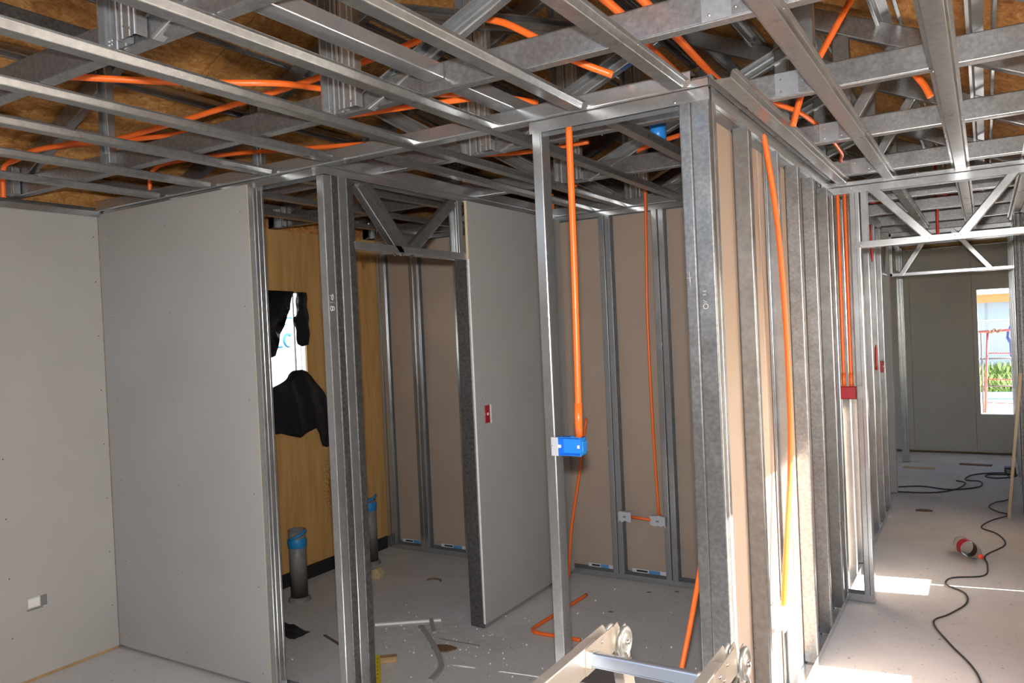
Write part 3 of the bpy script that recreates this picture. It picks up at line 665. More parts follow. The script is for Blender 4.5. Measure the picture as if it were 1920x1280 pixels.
conduit('orange conduit crossing the top left bay, level, behind the king post', [(-2.562, 1.40, 2.570), (-2.312, 1.70, 2.572), (-2.10, 1.93, 2.582), (-2.124, 2.20, 2.632), (-1.812, 2.40, 2.60), (-1.577, 2.60, 2.585), (-1.485, 2.70, 2.570)], .0115)
conduit('orange conduit behind the closet stud, low over the hall ceiling', [(-3.1, 3.40, 2.70), (-2.65, 3.40, 2.655), (-2.138, 3.40, 2.590), (-1.902, 3.40, 2.570), (-1.60, 3.40, 2.565)], .011)
conduit('orange conduit leaving the top of the left room wall and passing behind the bare post', [(-3.760, 2.53, 2.49), (-3.745, 2.53, 2.585), (-3.70, 2.54, 2.622), (-3.614, 2.56, 2.636), (-3.394, 2.60, 2.636), (-3.241, 2.70, 2.651), (-2.871, 2.75, 2.622), (-2.319, 2.80, 2.575)], .011)
conduit('orange conduit curving down above the closet back wall', [(-2.043, 4.10, 2.475), (-2.007, 4.10, 2.55), (-1.953, 4.10, 2.60), (-1.88, 4.10, 2.618), (-1.631, 3.90, 2.585), (-1.388, 3.70, 2.575), (-1.10, 3.55, 2.57)], .012)
conduit('left of two orange conduits running away above the closet corner', [(-.905, .6, 2.62), (-.912, 2.093, 2.62), (-.923, 2.29, 2.62), (-.947, 2.486, 2.62), (-.968, 2.876, 2.62), (-.98, 3.5, 2.60)], .013)
conduit('right of two orange conduits running away above the closet corner', [(-.80, .6, 2.60), (-.807, 2.115, 2.60), (-.815, 2.25, 2.60), (-.824, 2.446, 2.60), (-.833, 2.90, 2.585), (-.806, 3.166, 2.565), (-.80, 3.45, 2.562), (-.812, 3.741, 2.565)], .013)
conduit('black pipe running between the two orange conduits above the closet corner', [(-.97, .6, 2.75), (-1.001, 2.407, 2.75), (-1.005, 3.185, 2.75)], .022, 'blackpipe')
conduit('thin black pipe just beside the black pipe above the closet corner', [(-.90, .6, 2.70), (-.927, 2.317, 2.70), (-.933, 2.642, 2.70), (-.94, 3.1, 2.70)], .012, 'blackpipe')
conduit('orange conduit dropping steeply at top right, between two trusses', [(-.36, 3.30, 2.97), (-.408, 3.30, 2.899), (-.533, 3.30, 2.699), (-.598, 3.30, 2.585), (-.642, 3.30, 2.45)], .013)
conduit('short level orange conduit over the corridor, right of the closet corner', [(-.85, 3.20, 2.630), (-.821, 3.20, 2.629), (-.594, 3.20, 2.608), (-.472, 3.20, 2.597), (-.40, 3.2, 2.59)], .012)
conduit('orange conduit bending down into the doorway frame, right one of the pair', [(-.80, 3.30, 2.60), (-.707, 3.40, 2.57), (-.66, 3.60, 2.568), (-.633, 4.0, 2.566), (-.637, 4.40, 2.565), (-.644, 4.60, 2.56), (-.668, 4.72, 2.555), (-.676, 4.84, 2.53), (-.679, 4.895, 2.45), (-.681, 4.895, 2.0), (-.684, 4.895, 1.27)], .0105, coup=[((-.684, 4.895, 1.34), (-.684, 4.895, 1.262))])
conduit('orange conduit in the doorway frame, left one of the pair', [(-.719, 4.895, 2.55), (-.720, 4.895, 2.1), (-.724, 4.895, 1.27)], .0105, coup=[((-.724, 4.895, 1.34), (-.724, 4.895, 1.262))])
conduit('orange conduit bowed down the corridor stud wall into the sunlit box', [(-.745, 3.22, 2.42), (-.738, 3.246, 2.362), (-.729, 3.353, 2.07), (-.728, 3.425, 1.667), (-.728, 3.438, 1.301), (-.73, 3.415, 1.052), (-.74, 3.345, .773), (-.75, 3.30, .56), (-.755, 3.29, .48)], .0115)
conduit('short orange conduit stub hanging under the roof at far right', [(-.23, 3.18, 2.60), (-.184, 3.20, 2.528), (-.163, 3.20, 2.493), (-.144, 3.20, 2.447)], .012)
conduit('thin orange conduit down the closet back wall to the grey box', [(-1.822, 4.69, 2.60), (-1.827, 4.69, 2.486), (-1.839, 4.69, 2.046), (-1.848, 4.69, 1.706), (-1.843, 4.69, 1.023), (-1.829, 4.69, .45)], .0095)
conduit('short level orange conduit joining the two grey boxes in the closet', [(-2.02, 4.69, .425), (-1.88, 4.69, .418)], .0095, n=0)
conduit('orange conduit leaning against the closet\'s left side', [(-2.27, 4.60, 1.08), (-2.34, 4.60, .70), (-2.41, 4.58, .32), (-2.43, 4.56, .02)], .010)
conduit('orange conduit leaning inside the closet behind the corner post', [(-.955, 2.90, .80), (-1.02, 2.90, .50), (-1.10, 2.89, .16), (-1.13, 2.88, .012)], .0105)
conduit('bent orange conduit lying on the closet floor', [(-2.18, 4.31, .0115), (-2.195, 4.0, .0115), (-2.21, 3.73, .0115), (-2.20, 3.675, .0115), (-2.16, 3.65, .0115), (-2.02, 3.655, .0115), (-1.90, 3.66, .0115)], .0105)
conduit('red conduit standing in the corridor stud wall beyond the doorway', [(-.77, 6.82, 2.40), (-.765, 6.90, 1.80), (-.765, 6.84, 1.23)], .010, 'redpipe')
for lab, a, b in (('red conduit over the far corridor, nearest the doorway header', (-.66, 5.85, 2.572), (-.55, 6.15, 2.572)), ('red conduit over the far corridor, left of the middle channel', (-.80, 6.60, 2.572), (-.60, 7.25, 2.572)),
                  ('red conduit over the far corridor, right of the middle channel', (-.32, 6.60, 2.572), (-.12, 7.07, 2.572)), ('farthest red conduit over the corridor', (-.50, 7.70, 2.572), (-.35, 8.10, 2.572)), ('red pipe end hanging down through the far ceiling', (-.309, 7.2, 2.90), (-.312, 7.2, 2.30))):
    conduit(lab, [a, b], .012, 'redpipe', 0)
conduit('red conduit stub standing behind the top of the middle wall', [(-2.40, 4.5, 2.46), (-2.40, 4.5, 2.56)], .012, 'orange', 0)

# ------------------------------------------------------------------ electrical boxes
def ebox(name, label, c, w, h, d, nx, m, lugs='whiteplast', hollow=True):
    """open junction box; c = centre of its open face, nx = outward normal ('-y' or '+x')"""
    t = thing(name, label, 'electrical box', c)
    U, N = (Vector((1, 0, 0)), Vector((0, -1, 0))) if nx == '-y' else (Vector((0, 1, 0)), Vector((1, 0, 0)))
    C0 = Vector(c); th = .0022; bm = bmesh.new()
    def bb(u0, u1, z0, z1, n0, n1):
        p = C0+U*u0+N*n0; q = C0+U*u1+N*n1
        box_bm(min(p.x, q.x), max(p.x, q.x), min(p.y, q.y), max(p.y, q.y), c[2]+z0, c[2]+z1, .0006, bm)
    bb(-w/2, w/2, -h/2, h/2, -d, -d+th); bb(-w/2, -w/2+th, -h/2, h/2, -d, 0); bb(w/2-th, w/2, -h/2, h/2, -d, 0)
    bb(-w/2, w/2, -h/2, -h/2+th, -d, 0); bb(-w/2, w/2, h/2-th, h/2, -d, 0)
    bb(-w/2-.002, w/2+.002, h/2-.002, h/2+.001, -.008, 0); bb(-w/2-.002, w/2+.002, -h/2-.001, -h/2+.002, -.008, 0)
    link('body', bm_mesh(bm), M[m], t)
    for s in (-1, 1):
        p = C0+U*(s*(w/2-.008)); q = p-N*.01
        u = U*.0045
        box('screw_lug', min((p-u).x, (q+u).x), max((p+u).x, (q-u).x), min((p-u).y, (q-u).y), max((p+u).y, (q+u).y), c[2]-.006, c[2]+.006, M[lugs], t, .001)
    return t
bx = ebox('junction_box', 'blue plastic junction box screwed to the closet front stud', (-1.310, 2.499, 1.243), .094, .066, .05, '-y', 'blue')
box('knockout', -1.263, -1.257, 2.51, 2.545, 1.222, 1.262, M['blue'], bx); box('knockout', -1.31, -1.28, 2.515, 2.54, 1.273, 1.279, M['blue'], bx)
tg = tag(box('mounting_bracket', -1.380, -1.352, 2.4955, 2.4985, 1.208, 1.276, M['greybox'], None, .0005), 'small galvanised bracket holding the blue box to the stud', 'bracket')
lathe('screw_head', [(.0001, -.001), (.004, 0), (.003, .002), (.0001, .003)], (-1.374, 2.4955, 1.243), (0, -1, 0), M['screw'], tg, 8)
rb = ebox('junction_box', 'dark red junction box under the pair of conduits in the doorway frame', (-.702, 4.875, 1.225), .090, .072, .045, '-y', 'red')
box('cover', -.747, -.657, 4.874, 4.877, 1.191, 1.259, M['red'], rb)
tg = tag(box('mounting_bracket', -.648, -.622, 4.860, 4.866, 1.19, 1.265, M['galv'], None, .0005), 'small galvanised bracket beside the dark red junction box', 'bracket')
lathe('screw_head', [(.0001, -.001), (.004, 0), (.003, .002), (.0001, .003)], (-.63, 4.860, 1.21), (0, -1, 0), M['screw'], tg, 8)
sw = ebox('junction_box', 'small upright dark red box set in the drywall beside the bathroom door', (-2.4565, 3.705, 1.205), .055, .10, .04, '+x', 'red')
box('cover', -2.4575, -2.4555, 3.682, 3.728, 1.158, 1.252, M['red'], sw); box('cut_edge', -2.4578, -2.4560, 3.733, 3.748, 1.150, 1.258, M['dryedge'], sw); box('centre_clip', -2.4556, -2.4535, 3.699, 3.715, 1.198, 1.213, M['whiteplast'], sw)
ebox('junction_box', 'small red box on the corridor studs beyond the doorway', (-.742, 7.12, 1.24), .07, .09, .03, '+x', 'red')
def coverbox(label, x0, x1, z0, z1, y):
    t = thing('junction_box', label, 'electrical box', ((x0+x1)/2, y, z0))
    box('body', x0, x1, y, y+.04, z0, z1, M['greybox'], t, .003)
    rr = random.Random(int(-x0*1000)); n = 9
    poly = [(x0-.004+(x1-x0+.008)*k/n, z1-.004+rr.uniform(-.004, .010)) for k in range(n+1)]+[(x1+.005-(x1-x0+.01)*k/n, z0+rr.uniform(-.010, .006)) for k in range(n+1)]
    prism('tape_cover', [(p[0]-x0, p[1]-z0) for p in poly], (x0, y-.002, z0), (1, 0, 0), (0, 0, 1), -.0015, M['greybox'], t)
    box('printed_mark', (x0+x1)/2-.01, (x0+x1)/2+.01, y-.005, y-.0038, (z0+z1)/2-.006, (z0+z1)/2+.004, M['pvc'], t, 0)
coverbox('grey taped junction box, left one low on the closet back wall', -2.105, -2.025, .395, .455, 4.685)
coverbox('grey taped junction box, right one low on the closet back wall', -1.885, -1.79, .385, .445, 4.685)
t = thing('junction_box', 'sunlit cream box at the foot of the bowed conduit in the corridor wall', 'electrical box', (-.765, 3.30, .42))
box('body', -.80, -.747, 3.245, 3.345, .395, .485, M['whiteplast'], t, .003); box('lip', -.747, -.741, 3.24, 3.35, .39, .49, M['whiteplast'], t, .001)
t = thing('outlet_box', 'torn hole with grey outlet box low in the left drywall', 'electrical box', (-4.2, 2.07, .40))
box('body', -4.198, -4.1955, 2.025, 2.125, .365, .428, M['greybox'], t, .001); box('white_tab', -4.1955, -4.194, 2.03, 2.085, .378, .420, M['whiteplast'], t, 0)
box('dark_opening', -4.1956, -4.1945, 2.09, 2.122, .370, .425, M['pvc'], t, 0); box('torn_strip', -4.1955, -4.193, 2.022, 2.10, .362, .372, M['pvc'], t, 0)
t = thing('pipe_stub', 'short bright blue plastic pipe hanging above the closet', 'pipe', (-1.21, 3.3, 2.52))
lathe('tube', [(.036, 0), (.036, .085), (.032, .085), (.032, 0)], (-1.213, 3.3, 2.478), (0, 0, 1), M['blue'], t, 20, True)
lathe('rim', [(.038, 0), (.038, .012), (.036, .012), (.036, 0)], (-1.213, 3.3, 2.545), (0, 0, 1), M['blue'], t, 20, True)

# ------------------------------------------------------------------ black sheet at the bathroom window
t = thing('plastic_sheet', 'torn black plastic sheet hung over the bathroom window', 'plastic sheet', (-4.1, 3.8, 1.5))
def sheetpoly(name, pts, x, bulge=0, par=t):
    """cloth polygon (y,z) with folds"""
    bm = bmesh.new(); vs = [bm.verts.new((x, a, b)) for a, b in pts]; f = bm.faces.new(vs)
    bmesh.ops.triangulate(bm, faces=[f])
    for _ in range(3): bmesh.ops.subdivide_edges(bm, edges=list(bm.edges), cuts=1, use_grid_fill=False)
    bmesh.ops.triangulate(bm, faces=list(bm.faces))
    cy = sum(p[0] for p in pts)/len(pts); cz = sum(p[1] for p in pts)/len(pts)
    for v_ in bm.verts:
        d = math.hypot(v_.co.y-cy, v_.co.z-cz)
        v_.co.x += bulge*max(0, 1-(d/.32)**2) + .010*math.sin(v_.co.y*38+v_.co.z*9)+.006*math.sin(v_.co.z*47+v_.co.y*15)
    o = link(name, bm_mesh(bm), M['blacksheet'], par, True)
    md = o.modifiers.new('thickness', 'SOLIDIFY'); md.thickness = .0015
    return o
sheetpoly('upper_flap', [(3.20, 2.03), (3.815, 2.02), (3.80, 1.95), (3.75, 1.862), (3.70, 1.77), (3.675, 1.71), (3.65, 1.63), (3.62, 1.58), (3.5, 1.54), (3.4, 1.56), (3.2, 1.54)], -4.10)
sheetpoly('right_flap', [(3.835, 2.015), (3.945, 2.015), (3.94, 1.80), (3.93, 1.645), (3.88, 1.635), (3.835, 1.65), (3.83, 1.73), (3.81, 1.80), (3.815, 1.84), (3.835, 1.85)], -4.10)
sheetpoly('hanging_sheet', [(3.2, 1.15), (3.45, 1.30), (3.62, 1.385), (3.70, 1.435), (3.76, 1.47), (3.82, 1.475), (3.88, 1.455), (3.93, 1.415), (3.97, 1.36), (4.01, 1.30), (4.055, 1.21), (4.06, 1.25), (4.075, 1.235), (4.10, 1.13), (4.115, 1.00), (4.11, .905), (4.05, .90), (4.0, .915), (3.95, 1.0), (3.90, 1.06), (3.83, 1.03), (3.76, 1.01), (3.6, 1.06), (3.4, 1.05), (3.2, 1.0)], -4.085, .05)
t = thing('plastic_scrap', 'crumpled scrap of black plastic on the floor under the bare post', 'scrap', (-3.45, 3.04, 0))
rr = random.Random(5); bm = bmesh.new()
g = [[bm.verts.new((-3.60+.26*i/6, 2.99+.12*j/4, .012+rr.uniform(0, .05)*(1-i/7))) for j in range(5)] for i in range(7)]
for i in range(6):
    for j in range(4): bm.faces.new((g[i][j], g[i+1][j], g[i+1][j+1], g[i][j+1]))
o = link('sheet', bm_mesh(bm), M['blacksheet'], t); md = o.modifiers.new('thickness', 'SOLIDIFY'); md.thickness = .002

# ------------------------------------------------------------------ drain pipes
def drain(label, x, y, h, tapez, wrap=True):
    t = thing('drain_pipe', label, 'pipe', (x, y, 0))
    lathe('tube', [(.055, 0), (.055, h), (.048, h), (.048, .02)], (x, y, 0), (0, 0, 1), M['pvc'], t, 24, True)
    lathe('collar', [(.074, 0), (.066, .02), (.0555, .026)], (x, y, .002), (0, 0, 1), M['pvc'], t, 24)
    a = lathe('tape_wrap', [(.0562, 0), (.060, .015), (.062, .045), (.0565, .06)], (x, y, tapez), (0, 0, 1), M['bluetape'], t, 24)
    tube('tape_wrap', [(x+.058*math.cos(R(q)), y+.058*math.sin(R(q)), tapez+.06+.05*(q+90)/120) for q in range(-90, 40, 10)], .009, M['bluetape'], t, 6, 0)
drain('grey drain pipe with torn blue tape, standing left of the bare post', -3.84, 3.50, .46, .345)
drain('grey drain pipe with blue tape, half hidden behind the bare post', -3.945, 4.30, .48, .40)

# ------------------------------------------------------------------ things on the floor
t = thing('wood_block', 'small yellowish foam lump on the floor behind the bare post', 'scrap', (-3.68, 4.05, 0)); prism('lump', [(-.05, 0), (.05, .0), (.062, .045), (.02, .075), (-.045, .05)], (-3.68, 4.02, .001), (1, 0, 0), (0, 0, 1), -.06, M['palewood'], t, .008)
t = thing('clip_ring', 'dark curved clip on the bathroom floor', 'scrap', (-3.26, 4.17, 0)); tube('arc', [(-3.31, 4.15, .006), (-3.29, 4.18, .008), (-3.255, 4.19, .008), (-3.22, 4.185, .008), (-3.205, 4.165, .006)], .006, M['brownscrap'], t, 6)
def strip(label, pts, w, m, h=.012, name='metal_offcut'):
    t = thing(name, label, 'offcut', pts[0])
    bm = bmesh.new(); P_ = smooth_path(pts, 4); rows = []
    for i, p in enumerate(P_):
        d = (P_[min(i+1, len(P_)-1)]-P_[max(i-1, 0)]).normalized(); s = d.cross(Vector((0, 0, 1))).normalized()*w/2
        rows.append([bm.verts.new(p-s), bm.verts.new(p+s), bm.verts.new(p+s+Vector((0, 0, h))), bm.verts.new(p-s*.8+Vector((0, 0, h)))])
    for a, b in zip(rows, rows[1:]):
        for k in range(4): bm.faces.new((a[k], a[(k+1) % 4], b[(k+1) % 4], b[k]))
    bm.faces.new(rows[0][::-1]); bm.faces.new(rows[-1]); bmesh.ops.recalc_face_normals(bm, faces=bm.faces)
    link('strip', bm_mesh(bm), M[m], t); return t
strip('long straight pale plaster strip lying across the floor by the bare post', [(-3.087, 3.372, .001), (-2.776, 3.596, .001)], .022, 'dryedge')
strip('long bent grey-brown strip curving toward the camera on the floor', [(-2.79, 3.42, .001), (-2.764, 3.40, .03), (-2.60, 3.28, .018), (-2.44, 3.14, .003), (-2.37, 3.04, .002), (-2.345, 2.93, .001)], .028, 'scrapgrey')
strip('short grey offcut standing at the end of the plaster strip', [(-2.80, 3.535, .02), (-2.75, 3.48, .014), (-2.69, 3.42, .002)], .024, 'scrapgrey')
strip('thin flat offcut pointing toward the closet on the dusty floor', [(-2.60, 3.345, .012), (-2.50, 3.36, .006), (-2.36, 3.38, .001)], .018, 'scrapgrey', .005)
strip('thin brown lath lying left of the bare post', [(-3.25, 3.13, .001), (-3.02, 3.05, .001)], .016, 'brownscrap', .006)
t = thing('rust_plate', 'flat rusty brown scrap disc among the offcuts', 'scrap', (-2.52, 3.27, 0)); prism('plate', [(.07*math.cos(R(a))*(1+.2*math.sin(3*R(a))), .045*math.sin(R(a))) for a in range(0, 360, 30)], (-2.52, 3.27, .001), (1, 0.2, 0), (-.2, 1, 0), .006, M['rust'], t)
t = thing('crumbs', 'white plaster crumbs scattered over the dusty floor', 'debris', (-2.7, 3.4, 0)); bm = bmesh.new(); rr = random.Random(11)
for _ in range(80):
    x, y, s = rr.gauss(-2.6, .28), rr.gauss(3.35, .22), rr.uniform(.002, .007)
    if x > -2.46 and y > 3.55: continue
    bmesh.ops.create_icosphere(bm, subdivisions=1, radius=s, matrix=Matrix.Translation((x, y, s*.5)) @ Matrix.Diagonal((1, rr.uniform(.5, 1), .6, 1)))
for _ in range(60):
    x, y, s = rr.uniform(-2.4, -.9), rr.uniform(3.0, 4.5), rr.uniform(.002, .006)
    bmesh.ops.create_icosphere(bm, subdivisions=1, radius=s, matrix=Matrix.Translation((x, y, s*.5)))
o = link('plaster_crumbs', bm_mesh(bm), M['dryedge'], None); bpy.data.objects.remove(t); o['kind'] = 'stuff'; tag(o, 'white plaster crumbs scattered over the dusty floor', 'debris')
t = thing('spirit_level', 'yellow spirit level lying against the foot of the bare post', 'tool', (-2.62, 2.86, 0))
a, b = Vector((-2.725, 2.985, .02)), Vector((-2.50, 2.73, .02)); d = (b-a).normalized()
member('bar', a, b, sheet([(-.012, -.018), (.012, -.018), (.012, .018), (-.012, .018), (-.012, -.016)], .003, .001), (0, 0, 1), M['yellowplast'], t)
for k in range(6): box('scale_mark', *(lambda p: (p.x-.003, p.x+.003, p.y-.003, p.y+.003))(a+d*(.05+k*.045)), .0385, .0405, M['ink'], t, 0)
t = thing('wood_block', 'small brown wood block lying by the spirit level', 'offcut', (-2.69, 3.01, 0)); prism('block', [(0, 0), (.085, .0), (.085, .04), (0, .04)], (-2.70, 2.975, .001), (.75, .65, 0), (-.65, .75, 0), .03, M['wood'], t, .003)
for k, (x, y) in enumerate(((-1.945, 4.115), (-1.867, 4.52), (-1.713, 4.60))):
    t = thing('chip', ['reddish chip on the closet floor, nearest the bent conduit', 'reddish chip on the closet floor, nearest the back wall', 'reddish chip on the closet floor, farthest right'][k], 'debris', (x, y, 0)); prism('flake', [(0, 0), (.028, .004), (.03, .014), (.006, .016)], (x, y, .001), (1, .3, 0), (-.3, 1, 0), .003, M['rust'], t)
t = thing('paper_scrap', 'folded white paper scrap by the foot of the far corridor studs', 'paper', (-.75, 7.0, 0)); prism('sheet', [(0, 0), (.12, -.20), (.06, .03), (.01, .06)], (-.80, 7.10, .004), (1, 0, .05), (0, 1, .12), .002, M['paper'], t)
t = thing('wooden_lath', 'thin pale lath leaning against the far right partition', 'lath', (.11, 7.30, 0)); member('stick', (.105, 7.30, 0), (.222, 7.355, 1.16), sheet([(-.010, 0), (.010, 0), (.010, .008), (-.010, .008)], .004, .001), (0, -1, 0), M['palewood'], t)
for lab, y, x in (('flat pale board offcut at the foot of the far door jamb', 9.35, -.72), ('dark flat scrap on the far floor before the window', 9.7, -.2)):
    t = thing('board_offcut', lab, 'offcut', (x, y, 0)); prism('board', [(0, 0), (.30, -.02), (.31, .05), (.01, .07)], (x-.1, y, .001), (1, 0, 0), (0, 1, 0), .012, M['palewood'] if x < -.5 else M['brownscrap'], t)
t = thing('scrap_clump', 'small dark clump of scrap on the mid corridor floor', 'scrap', (-.5, 7.35, 0)); prism('clump', [(0, 0), (.05, -.015), (.13, .01), (.10, .05), (.03, .04)], (-.56, 7.33, .001), (1, 0, 0), (0, 1, 0), .012, M['brownscrap'], t, .003)

# cables
cab = [(-.06, 3.70), (-.07, 3.993), (-.114, 4.187), (-.209, 4.417), (-.294, 4.691), (-.224, 4.852), (-.147, 5.069), (-.161, 5.259), (-.257, 5.375), (-.233, 5.529), (-.062, 5.649), (-.042, 5.897), (-.053, 6.126), (.066, 6.457), (.021, 6.747), (-.081, 6.906), (-.017, 7.162), (.103, 7.40), (.03, 7.50), (-.03, 7.66), (.02, 7.86), (.12, 8.03), (.155, 8.52), (.165, 8.97), (.12, 9.25)]
t = thing('extension_cord', 'dark twisted extension cord snaking down the corridor floor past the bottle', 'cord', (-.1, 5, 0)); tube('cable', [(x, y, .006) for x, y in cab], .0048, M['cable'], t, 6, 5)
t = thing('extension_cord', 'dark cord looped across the floor of the far room', 'cord', (-.3, 8.6, 0))
tube('cable', [(x, y, .006) for x, y in [(-.779, 8.276), (-.571, 8.373), (-.344, 8.294), (-.109, 8.503), (-.098, 8.775), (-.224, 8.817), (-.174, 9.096), (.003, 9.272), (.187, 9.30), (.20, 9.15), (.05, 9.0), (-.05, 9.05), (-.02, 9.18), (.15, 9.22)]], .0065, M['cable'], t, 6, 5)
tube('cable', [(x, y, .006) for x, y in [(-.760, 8.05), (-.488, 8.095), (-.301, 8.309), (-.221, 8.652), (-.3, 8.75)]], .0065, M['cable'], t, 6, 5)
t = thing('plug_box', 'black plug box lying at the end of the cords by the far partition', 'plug', (.16, 9.3, 0)); box('housing', .11, .21, 9.24, 9.36, 0, .07, M['cable'], t, .01); box('socket_face', .13, .19, 9.235, 9.242, .015, .055, M['pvc'], t, .002)

# bottle
t = thing('plastic_bottle', 'clear plastic drink bottle with red label and cap on the corridor floor', 'bottle', (-.12, 6.0, 0))
o_, ax = Vector((-.205, 6.19, .056)), Vector((.40, -.90, -.01))
pr = [(.0, .0), (.030, .002), (.050, .010), (.054, .03), (.052, .05), (.054, .07), (.0535, .16), (.050, .19), (.040, .235), (.024, .275), (.0145, .295), (.0145, .312)]
lathe('body', pr+[(r_-.0008 if r_ > .002 else 0, h_) for r_, h_ in reversed(pr)], o_, ax, M['glass'], t, 28)
lathe('label', [(.0545, .075), (.0550, .080), (.0550, .135), (.0545, .140)], o_, ax, M['label'], t, 28)
lathe('cap', [(.0, .300), (.0165, .300), (.0165, .318), (.0, .319)], o_, ax, M['cap'], t, 20)

# ------------------------------------------------------------------ folding ladder set up as a low trestle
ld = thing('folding_ladder', 'aluminium folding ladder, only its hinged end and one rung in view at the bottom edge', 'ladder', (-.68, 1.3, 0))
def bxp(w, h, c): return sheet([(-w/2, -h/2), (w/2, -h/2), (w/2, h/2), (-w/2, h/2), (-w/2, -h/2+.002)], .0025, c)
for xr_, hs in ((-.8325, 1), (-.5285, 1)):
    for y0, y1 in ((1.66, .72),):
        link('rail', bm_mesh(member_bm((xr_, y0, .893), (xr_, y1, .893), bxp(.064, .024, .003), (1, 0, 0))), M['alu'], ld)
    # leg going down from the hinge, and the leg at the near end
    link('rail', bm_mesh(member_bm((xr_, 1.835, .80), (xr_, 2.02, 0), bxp(.060, .024, .003), (1, 0, 0))), M['alu'], ld)
    link('rail', bm_mesh(member_bm((xr_, .62, .88), (xr_, .45, 0), bxp(.060, .024, .003), (1, 0, 0))), M['alu'], ld)
    for sd in (-.0145, .0125):
        prism('rail_cap', [(1.60, .861), (1.60, .925), (1.70, .926), (1.752, .926), (1.762, .918), (1.772, .902), (1.775, .861)], (xr_+sd, 0, 0), (0, 1, 0), (0, 0, 1), .002, M['alu'], ld)
        prism('leg_cap', [(1.80, .80), (1.86, .812), (1.852, .88), (1.835, .905), (1.80, .90), (1.785, .87)], (xr_+sd*.8, 0, 0), (0, 1, 0), (0, 0, 1), .002, M['alu'], ld)
        prism('rail_cap', [(.57, .81), (.60, .935), (.70, .93), (.76, .925), (.76, .861)], (xr_+sd, 0, 0), (0, 1, 0), (0, 0, 1), .002, M['alu'], ld)
    for k, (yy_, zz_) in enumerate(((1.635, .905), (1.665, .885), (1.69, .91))): lathe('rivet', [(.0, 0), (.0055, 0), (.004, .0025), (.0, .003)], (xr_+.0145, yy_, zz_), (1, 0, 0), M['screw'], ld, 10)
    hp = [(.0, .0), (.034, .0), (.0385, .003), (.040, .008), (.036, .012), (.031, .0125), (.029, .009), (.020, .0085), (.017, .012), (.011, .0125), (.0, .0125)]
    hg = lathe('hinge', hp, (xr_+.0145, 1.808, .868), (1, 0, 0), M['hinge'], ld, 32)
    lathe('hinge', hp, (xr_-.0145, 1.808, .868), (-1, 0, 0), M['hinge'], ld, 32)
    lathe('pivot_bolt', [(.0, 0), (.007, 0), (.008, .004), (.006, .008), (.0, .009)], (xr_+.026, 1.808, .868), (1, 0, 0), M['screw'], hg, 14)
    tube('lock_bar', [(xr_+.024, 1.80, .845), (xr_+.034, 1.79, .835), (xr_+.036, 1.775, .83)], .004, M['screw'], ld, 8, 3)
for yr in (1.628, 1.35, 1.07, .80):
    link('rung', bm_mesh(member_bm((-.8205, yr, .893), (-.5405, yr, .893), bxp(.036, .030, .005), (0, .3, .95))), M['alu_rung'], ld)
    for xa, xb in ((-.8205, -.806), (-.555, -.5405)): link('rung_collar', bm_mesh(member_bm((xa, yr, .893), (xb, yr, .893), bxp(.042, .036, .006), (0, .3, .95))), M['alu'], ld)
for k in (1, 2):
    f = k*.28/.8; yr = 1.835+.185*f; zr = .80*(1-f)
    link('rung', bm_mesh(member_bm((-.8205, yr, zr), (-.5405, yr, zr), bxp(.036, .030, .005), (0, 1, .2))), M['alu_rung'], ld)
    yr = .62-.17*f; link('rung', bm_mesh(member_bm((-.8205, yr, zr), (-.5405, yr, zr), bxp(.036, .030, .005), (0, 1, .2))), M['alu_rung'], ld)

# ------------------------------------------------------------------ outside the end window
h = thing('house', 'pale blue neighbouring house seen through the end window', 'building', (2, 30, -.3))
box('wall', -8, 12, 30, 30.2, -.3, 2.4, M['house'], h, 0); box('fascia', -8.1, 12.1, 29.5, 29.56, 1.915, 2.185, M['fascia'], h); 
prism('roof', [(0, 0), (0, .06), (3.0, 1.2), (3.0, 1.14)], (-8.3, 29.35, 2.185), (0, 1, 0), (0, 0, 1), 20.6, M['roofwhite'], h)
for k in range(5): box('wall_joint', -6+3*k, -5.97+3*k, 29.98, 30.0, -.3, 2.1, M['signwhite'], h, 0)
fe = thing('chain_link_fence', 'low chain link fence in front of the pale blue house', 'fence', (0, 24, -.3))
for k in range(7): tube('fence_post', [(-6+2.6*k-.7, 24, -.3), (-6+2.6*k-.7, 24, 1.42)], .03, M['wire'], fe, 8, 0)
tube('rail', [(-6.7, 24, 1.40), (8.9, 24, 1.40)], .02, M['wire'], fe, 8, 0); bm = bmesh.new()
for k in range(150):
    x = -2.9+k*.055
    tube_bm([(x, 24, -.25), (x+1.5, 24, 1.38)], .0045, 3, bm, False); tube_bm([(x, 24.01, 1.38), (x+1.5, 24.01, -.25)], .0045, 3, bm, False)
o = link('wire_mesh', bm_mesh(bm), M['wire'], fe); o['kind'] = 'stuff'
bm = bmesh.new(); rr = random.Random(9)
for _ in range(5200):
    x, y = rr.uniform(-1.6, 2.4), rr.uniform(21.4, 23.9); hh = rr.uniform(.2, .62)*(1.15 if y > 22.6 else .8); lx, ly = rr.uniform(-.22, .22), rr.uniform(-.12, .12)
    a = bm.verts.new((x-.012, y, -.3)); b = bm.verts.new((x+.012, y, -.3)); c = bm.verts.new((x+lx*.5, y+ly*.5, -.3+hh*.7)); d = bm.verts.new((x+lx, y+ly, -.3+hh))
    bm.faces.new((a, b, c)); bm.faces.new((b, d, c))
o = link('grass', bm_mesh(bm), M['grass'], None); o['kind'] = 'stuff'; tag(o, 'tall green grass growing along the fence outside', 'grass')
sc = thing('scaffold_frame', 'red scaffold frame standing just outside the end window', 'scaffold', (.1, 12.5, -.3))
YS = 12.5
def sp_(name, *p, r=.016, m='scaff'): tube(name, p, r, M[m], sc, 8, 0)
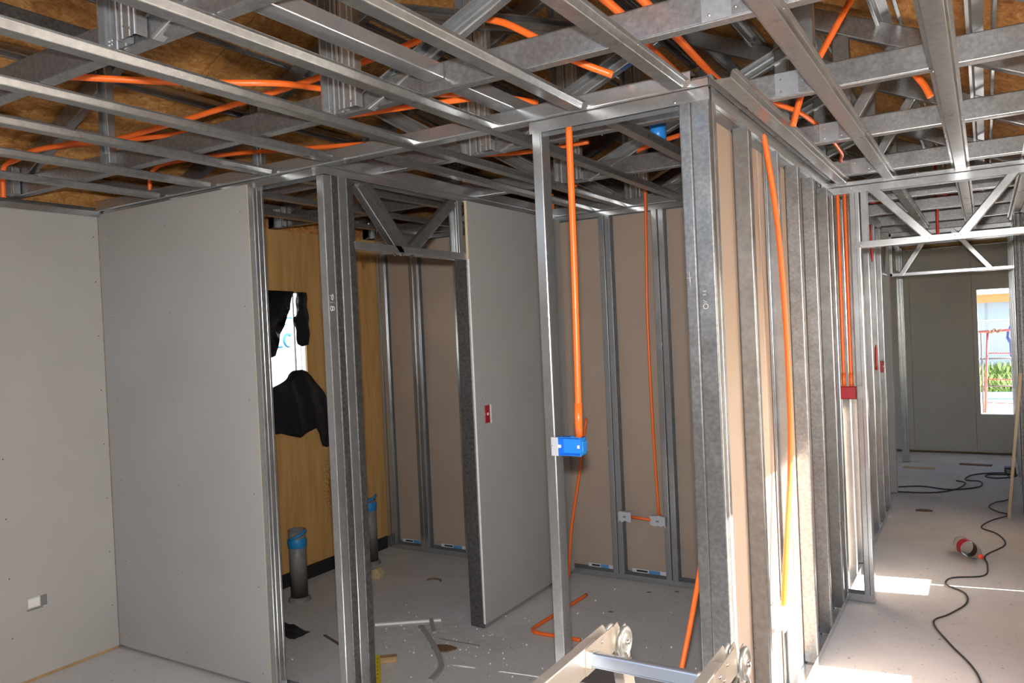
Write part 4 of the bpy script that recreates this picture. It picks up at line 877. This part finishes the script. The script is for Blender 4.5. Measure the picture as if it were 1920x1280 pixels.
sp_('leg', (-.075, YS+.3, -.3), (-.062, YS+.3, 1.38), r=.012, m='post'); sp_('leg', (-.055, YS, .15), (.015, YS, 1.36)); sp_('leg', (.315, YS, -.3), (.300, YS, 1.45), r=.02); sp_('leg', (.40, YS, -.3), (.385, YS, 1.9), r=.02)
sp_('crossbar', (-.10, YS, 1.375), (.60, YS, 1.40), r=.017, m='scaff'); sp_('crossbar', (.0, YS, 1.08), (.32, YS, 1.07), r=.008); sp_('crossbar', (-.09, YS+.3, .985), (.45, YS+.3, .995), r=.011, m='post')
sp_('crossbar', (-.02, YS, .72), (.32, YS, .715), r=.008); sp_('crossbar', (-.08, YS+.3, .60), (.45, YS+.3, .605), r=.011, m='post'); sp_('crossbar', (-.04, YS, .40), (.32, YS, .385), r=.007)
tube('rope_lashing', [(.02, YS-.02, 1.40), (.06, YS-.03, 1.36), (.10, YS, 1.41), (.13, YS-.03, 1.365), (.17, YS-.02, 1.40)], .014, M['brownscrap'], sc, 6)
pp = thing('weathered_post', 'dark weathered post with a blue cloth, right side of the end window', 'post', (.30, 13.0, -.3))
box('shaft', .285, .335, 13.0, 13.05, -.3, 1.68, M['post'], pp); tube('hanging_cloth', [(.30, 12.98, 1.45), (.27, 12.97, 1.37), (.262, 12.97, 1.28), (.285, 12.98, 1.20), (.29, 12.98, 1.0)], [.012]*6+[.022]*6+[.03]*6+[.018]*7, M['cloth'], pp, 8, 6)
tp = thing('pipe_bundle', 'pale blue pipes lying on the ground before the grass outside', 'pipe', (0, 20.4, -.3))
for k in range(4): tube('pipe', [(-1.6, 20.0+.22*k, -.25), (2.4, 20.2+.22*k, -.25)], .05, M['bluepipe'], tp, 8, 0)
# outside the left window: a site board and a cream wall
sg = thing('site_board', 'white site board with blue lettering outside the bathroom window', 'sign', (-7, 6, -.3))
XS = -6.5
box('panel', XS-.02, XS, 5.35, 6.75, .55, 2.35, M['signwhite'], sg); 
for y in (5.45, 6.65): box('leg', XS-.08, XS-.02, y, y+.06, -.3, 2.3, M['wood'], sg)
def letters(name, lines, o, r): return strokes(name, lines, o, (0, 1, 0), (0, 0, 1), (1, 0, 0), sg, r, 'signblue')
letters('lettering', [[(0, .13), (0, 0), (.085, 0)]], (XS, 5.765, 1.625), .017)
letters('lettering', [circ(.07, .066, .06, .066, 12, 50, 310)], (XS, 5.868, 1.625), .017)
letters('lettering', [circ(.09, .10, .09, .10, 14, 40, 345), [(.10, .075), (.178, .075)]], (XS, 5.83, 1.86), .009)
cw = thing('garden_wall', 'cream wall glimpsed low through the bathroom window', 'wall', (-9, 7.5, -.3)); box('wall_face', -9.2, -9, 3, 13, -.3, 1.9, M['yellowwall'], cw, 0); box('coping', -9.25, -8.95, 3, 13, 1.9, 1.96, M['signwhite'], cw, .01)
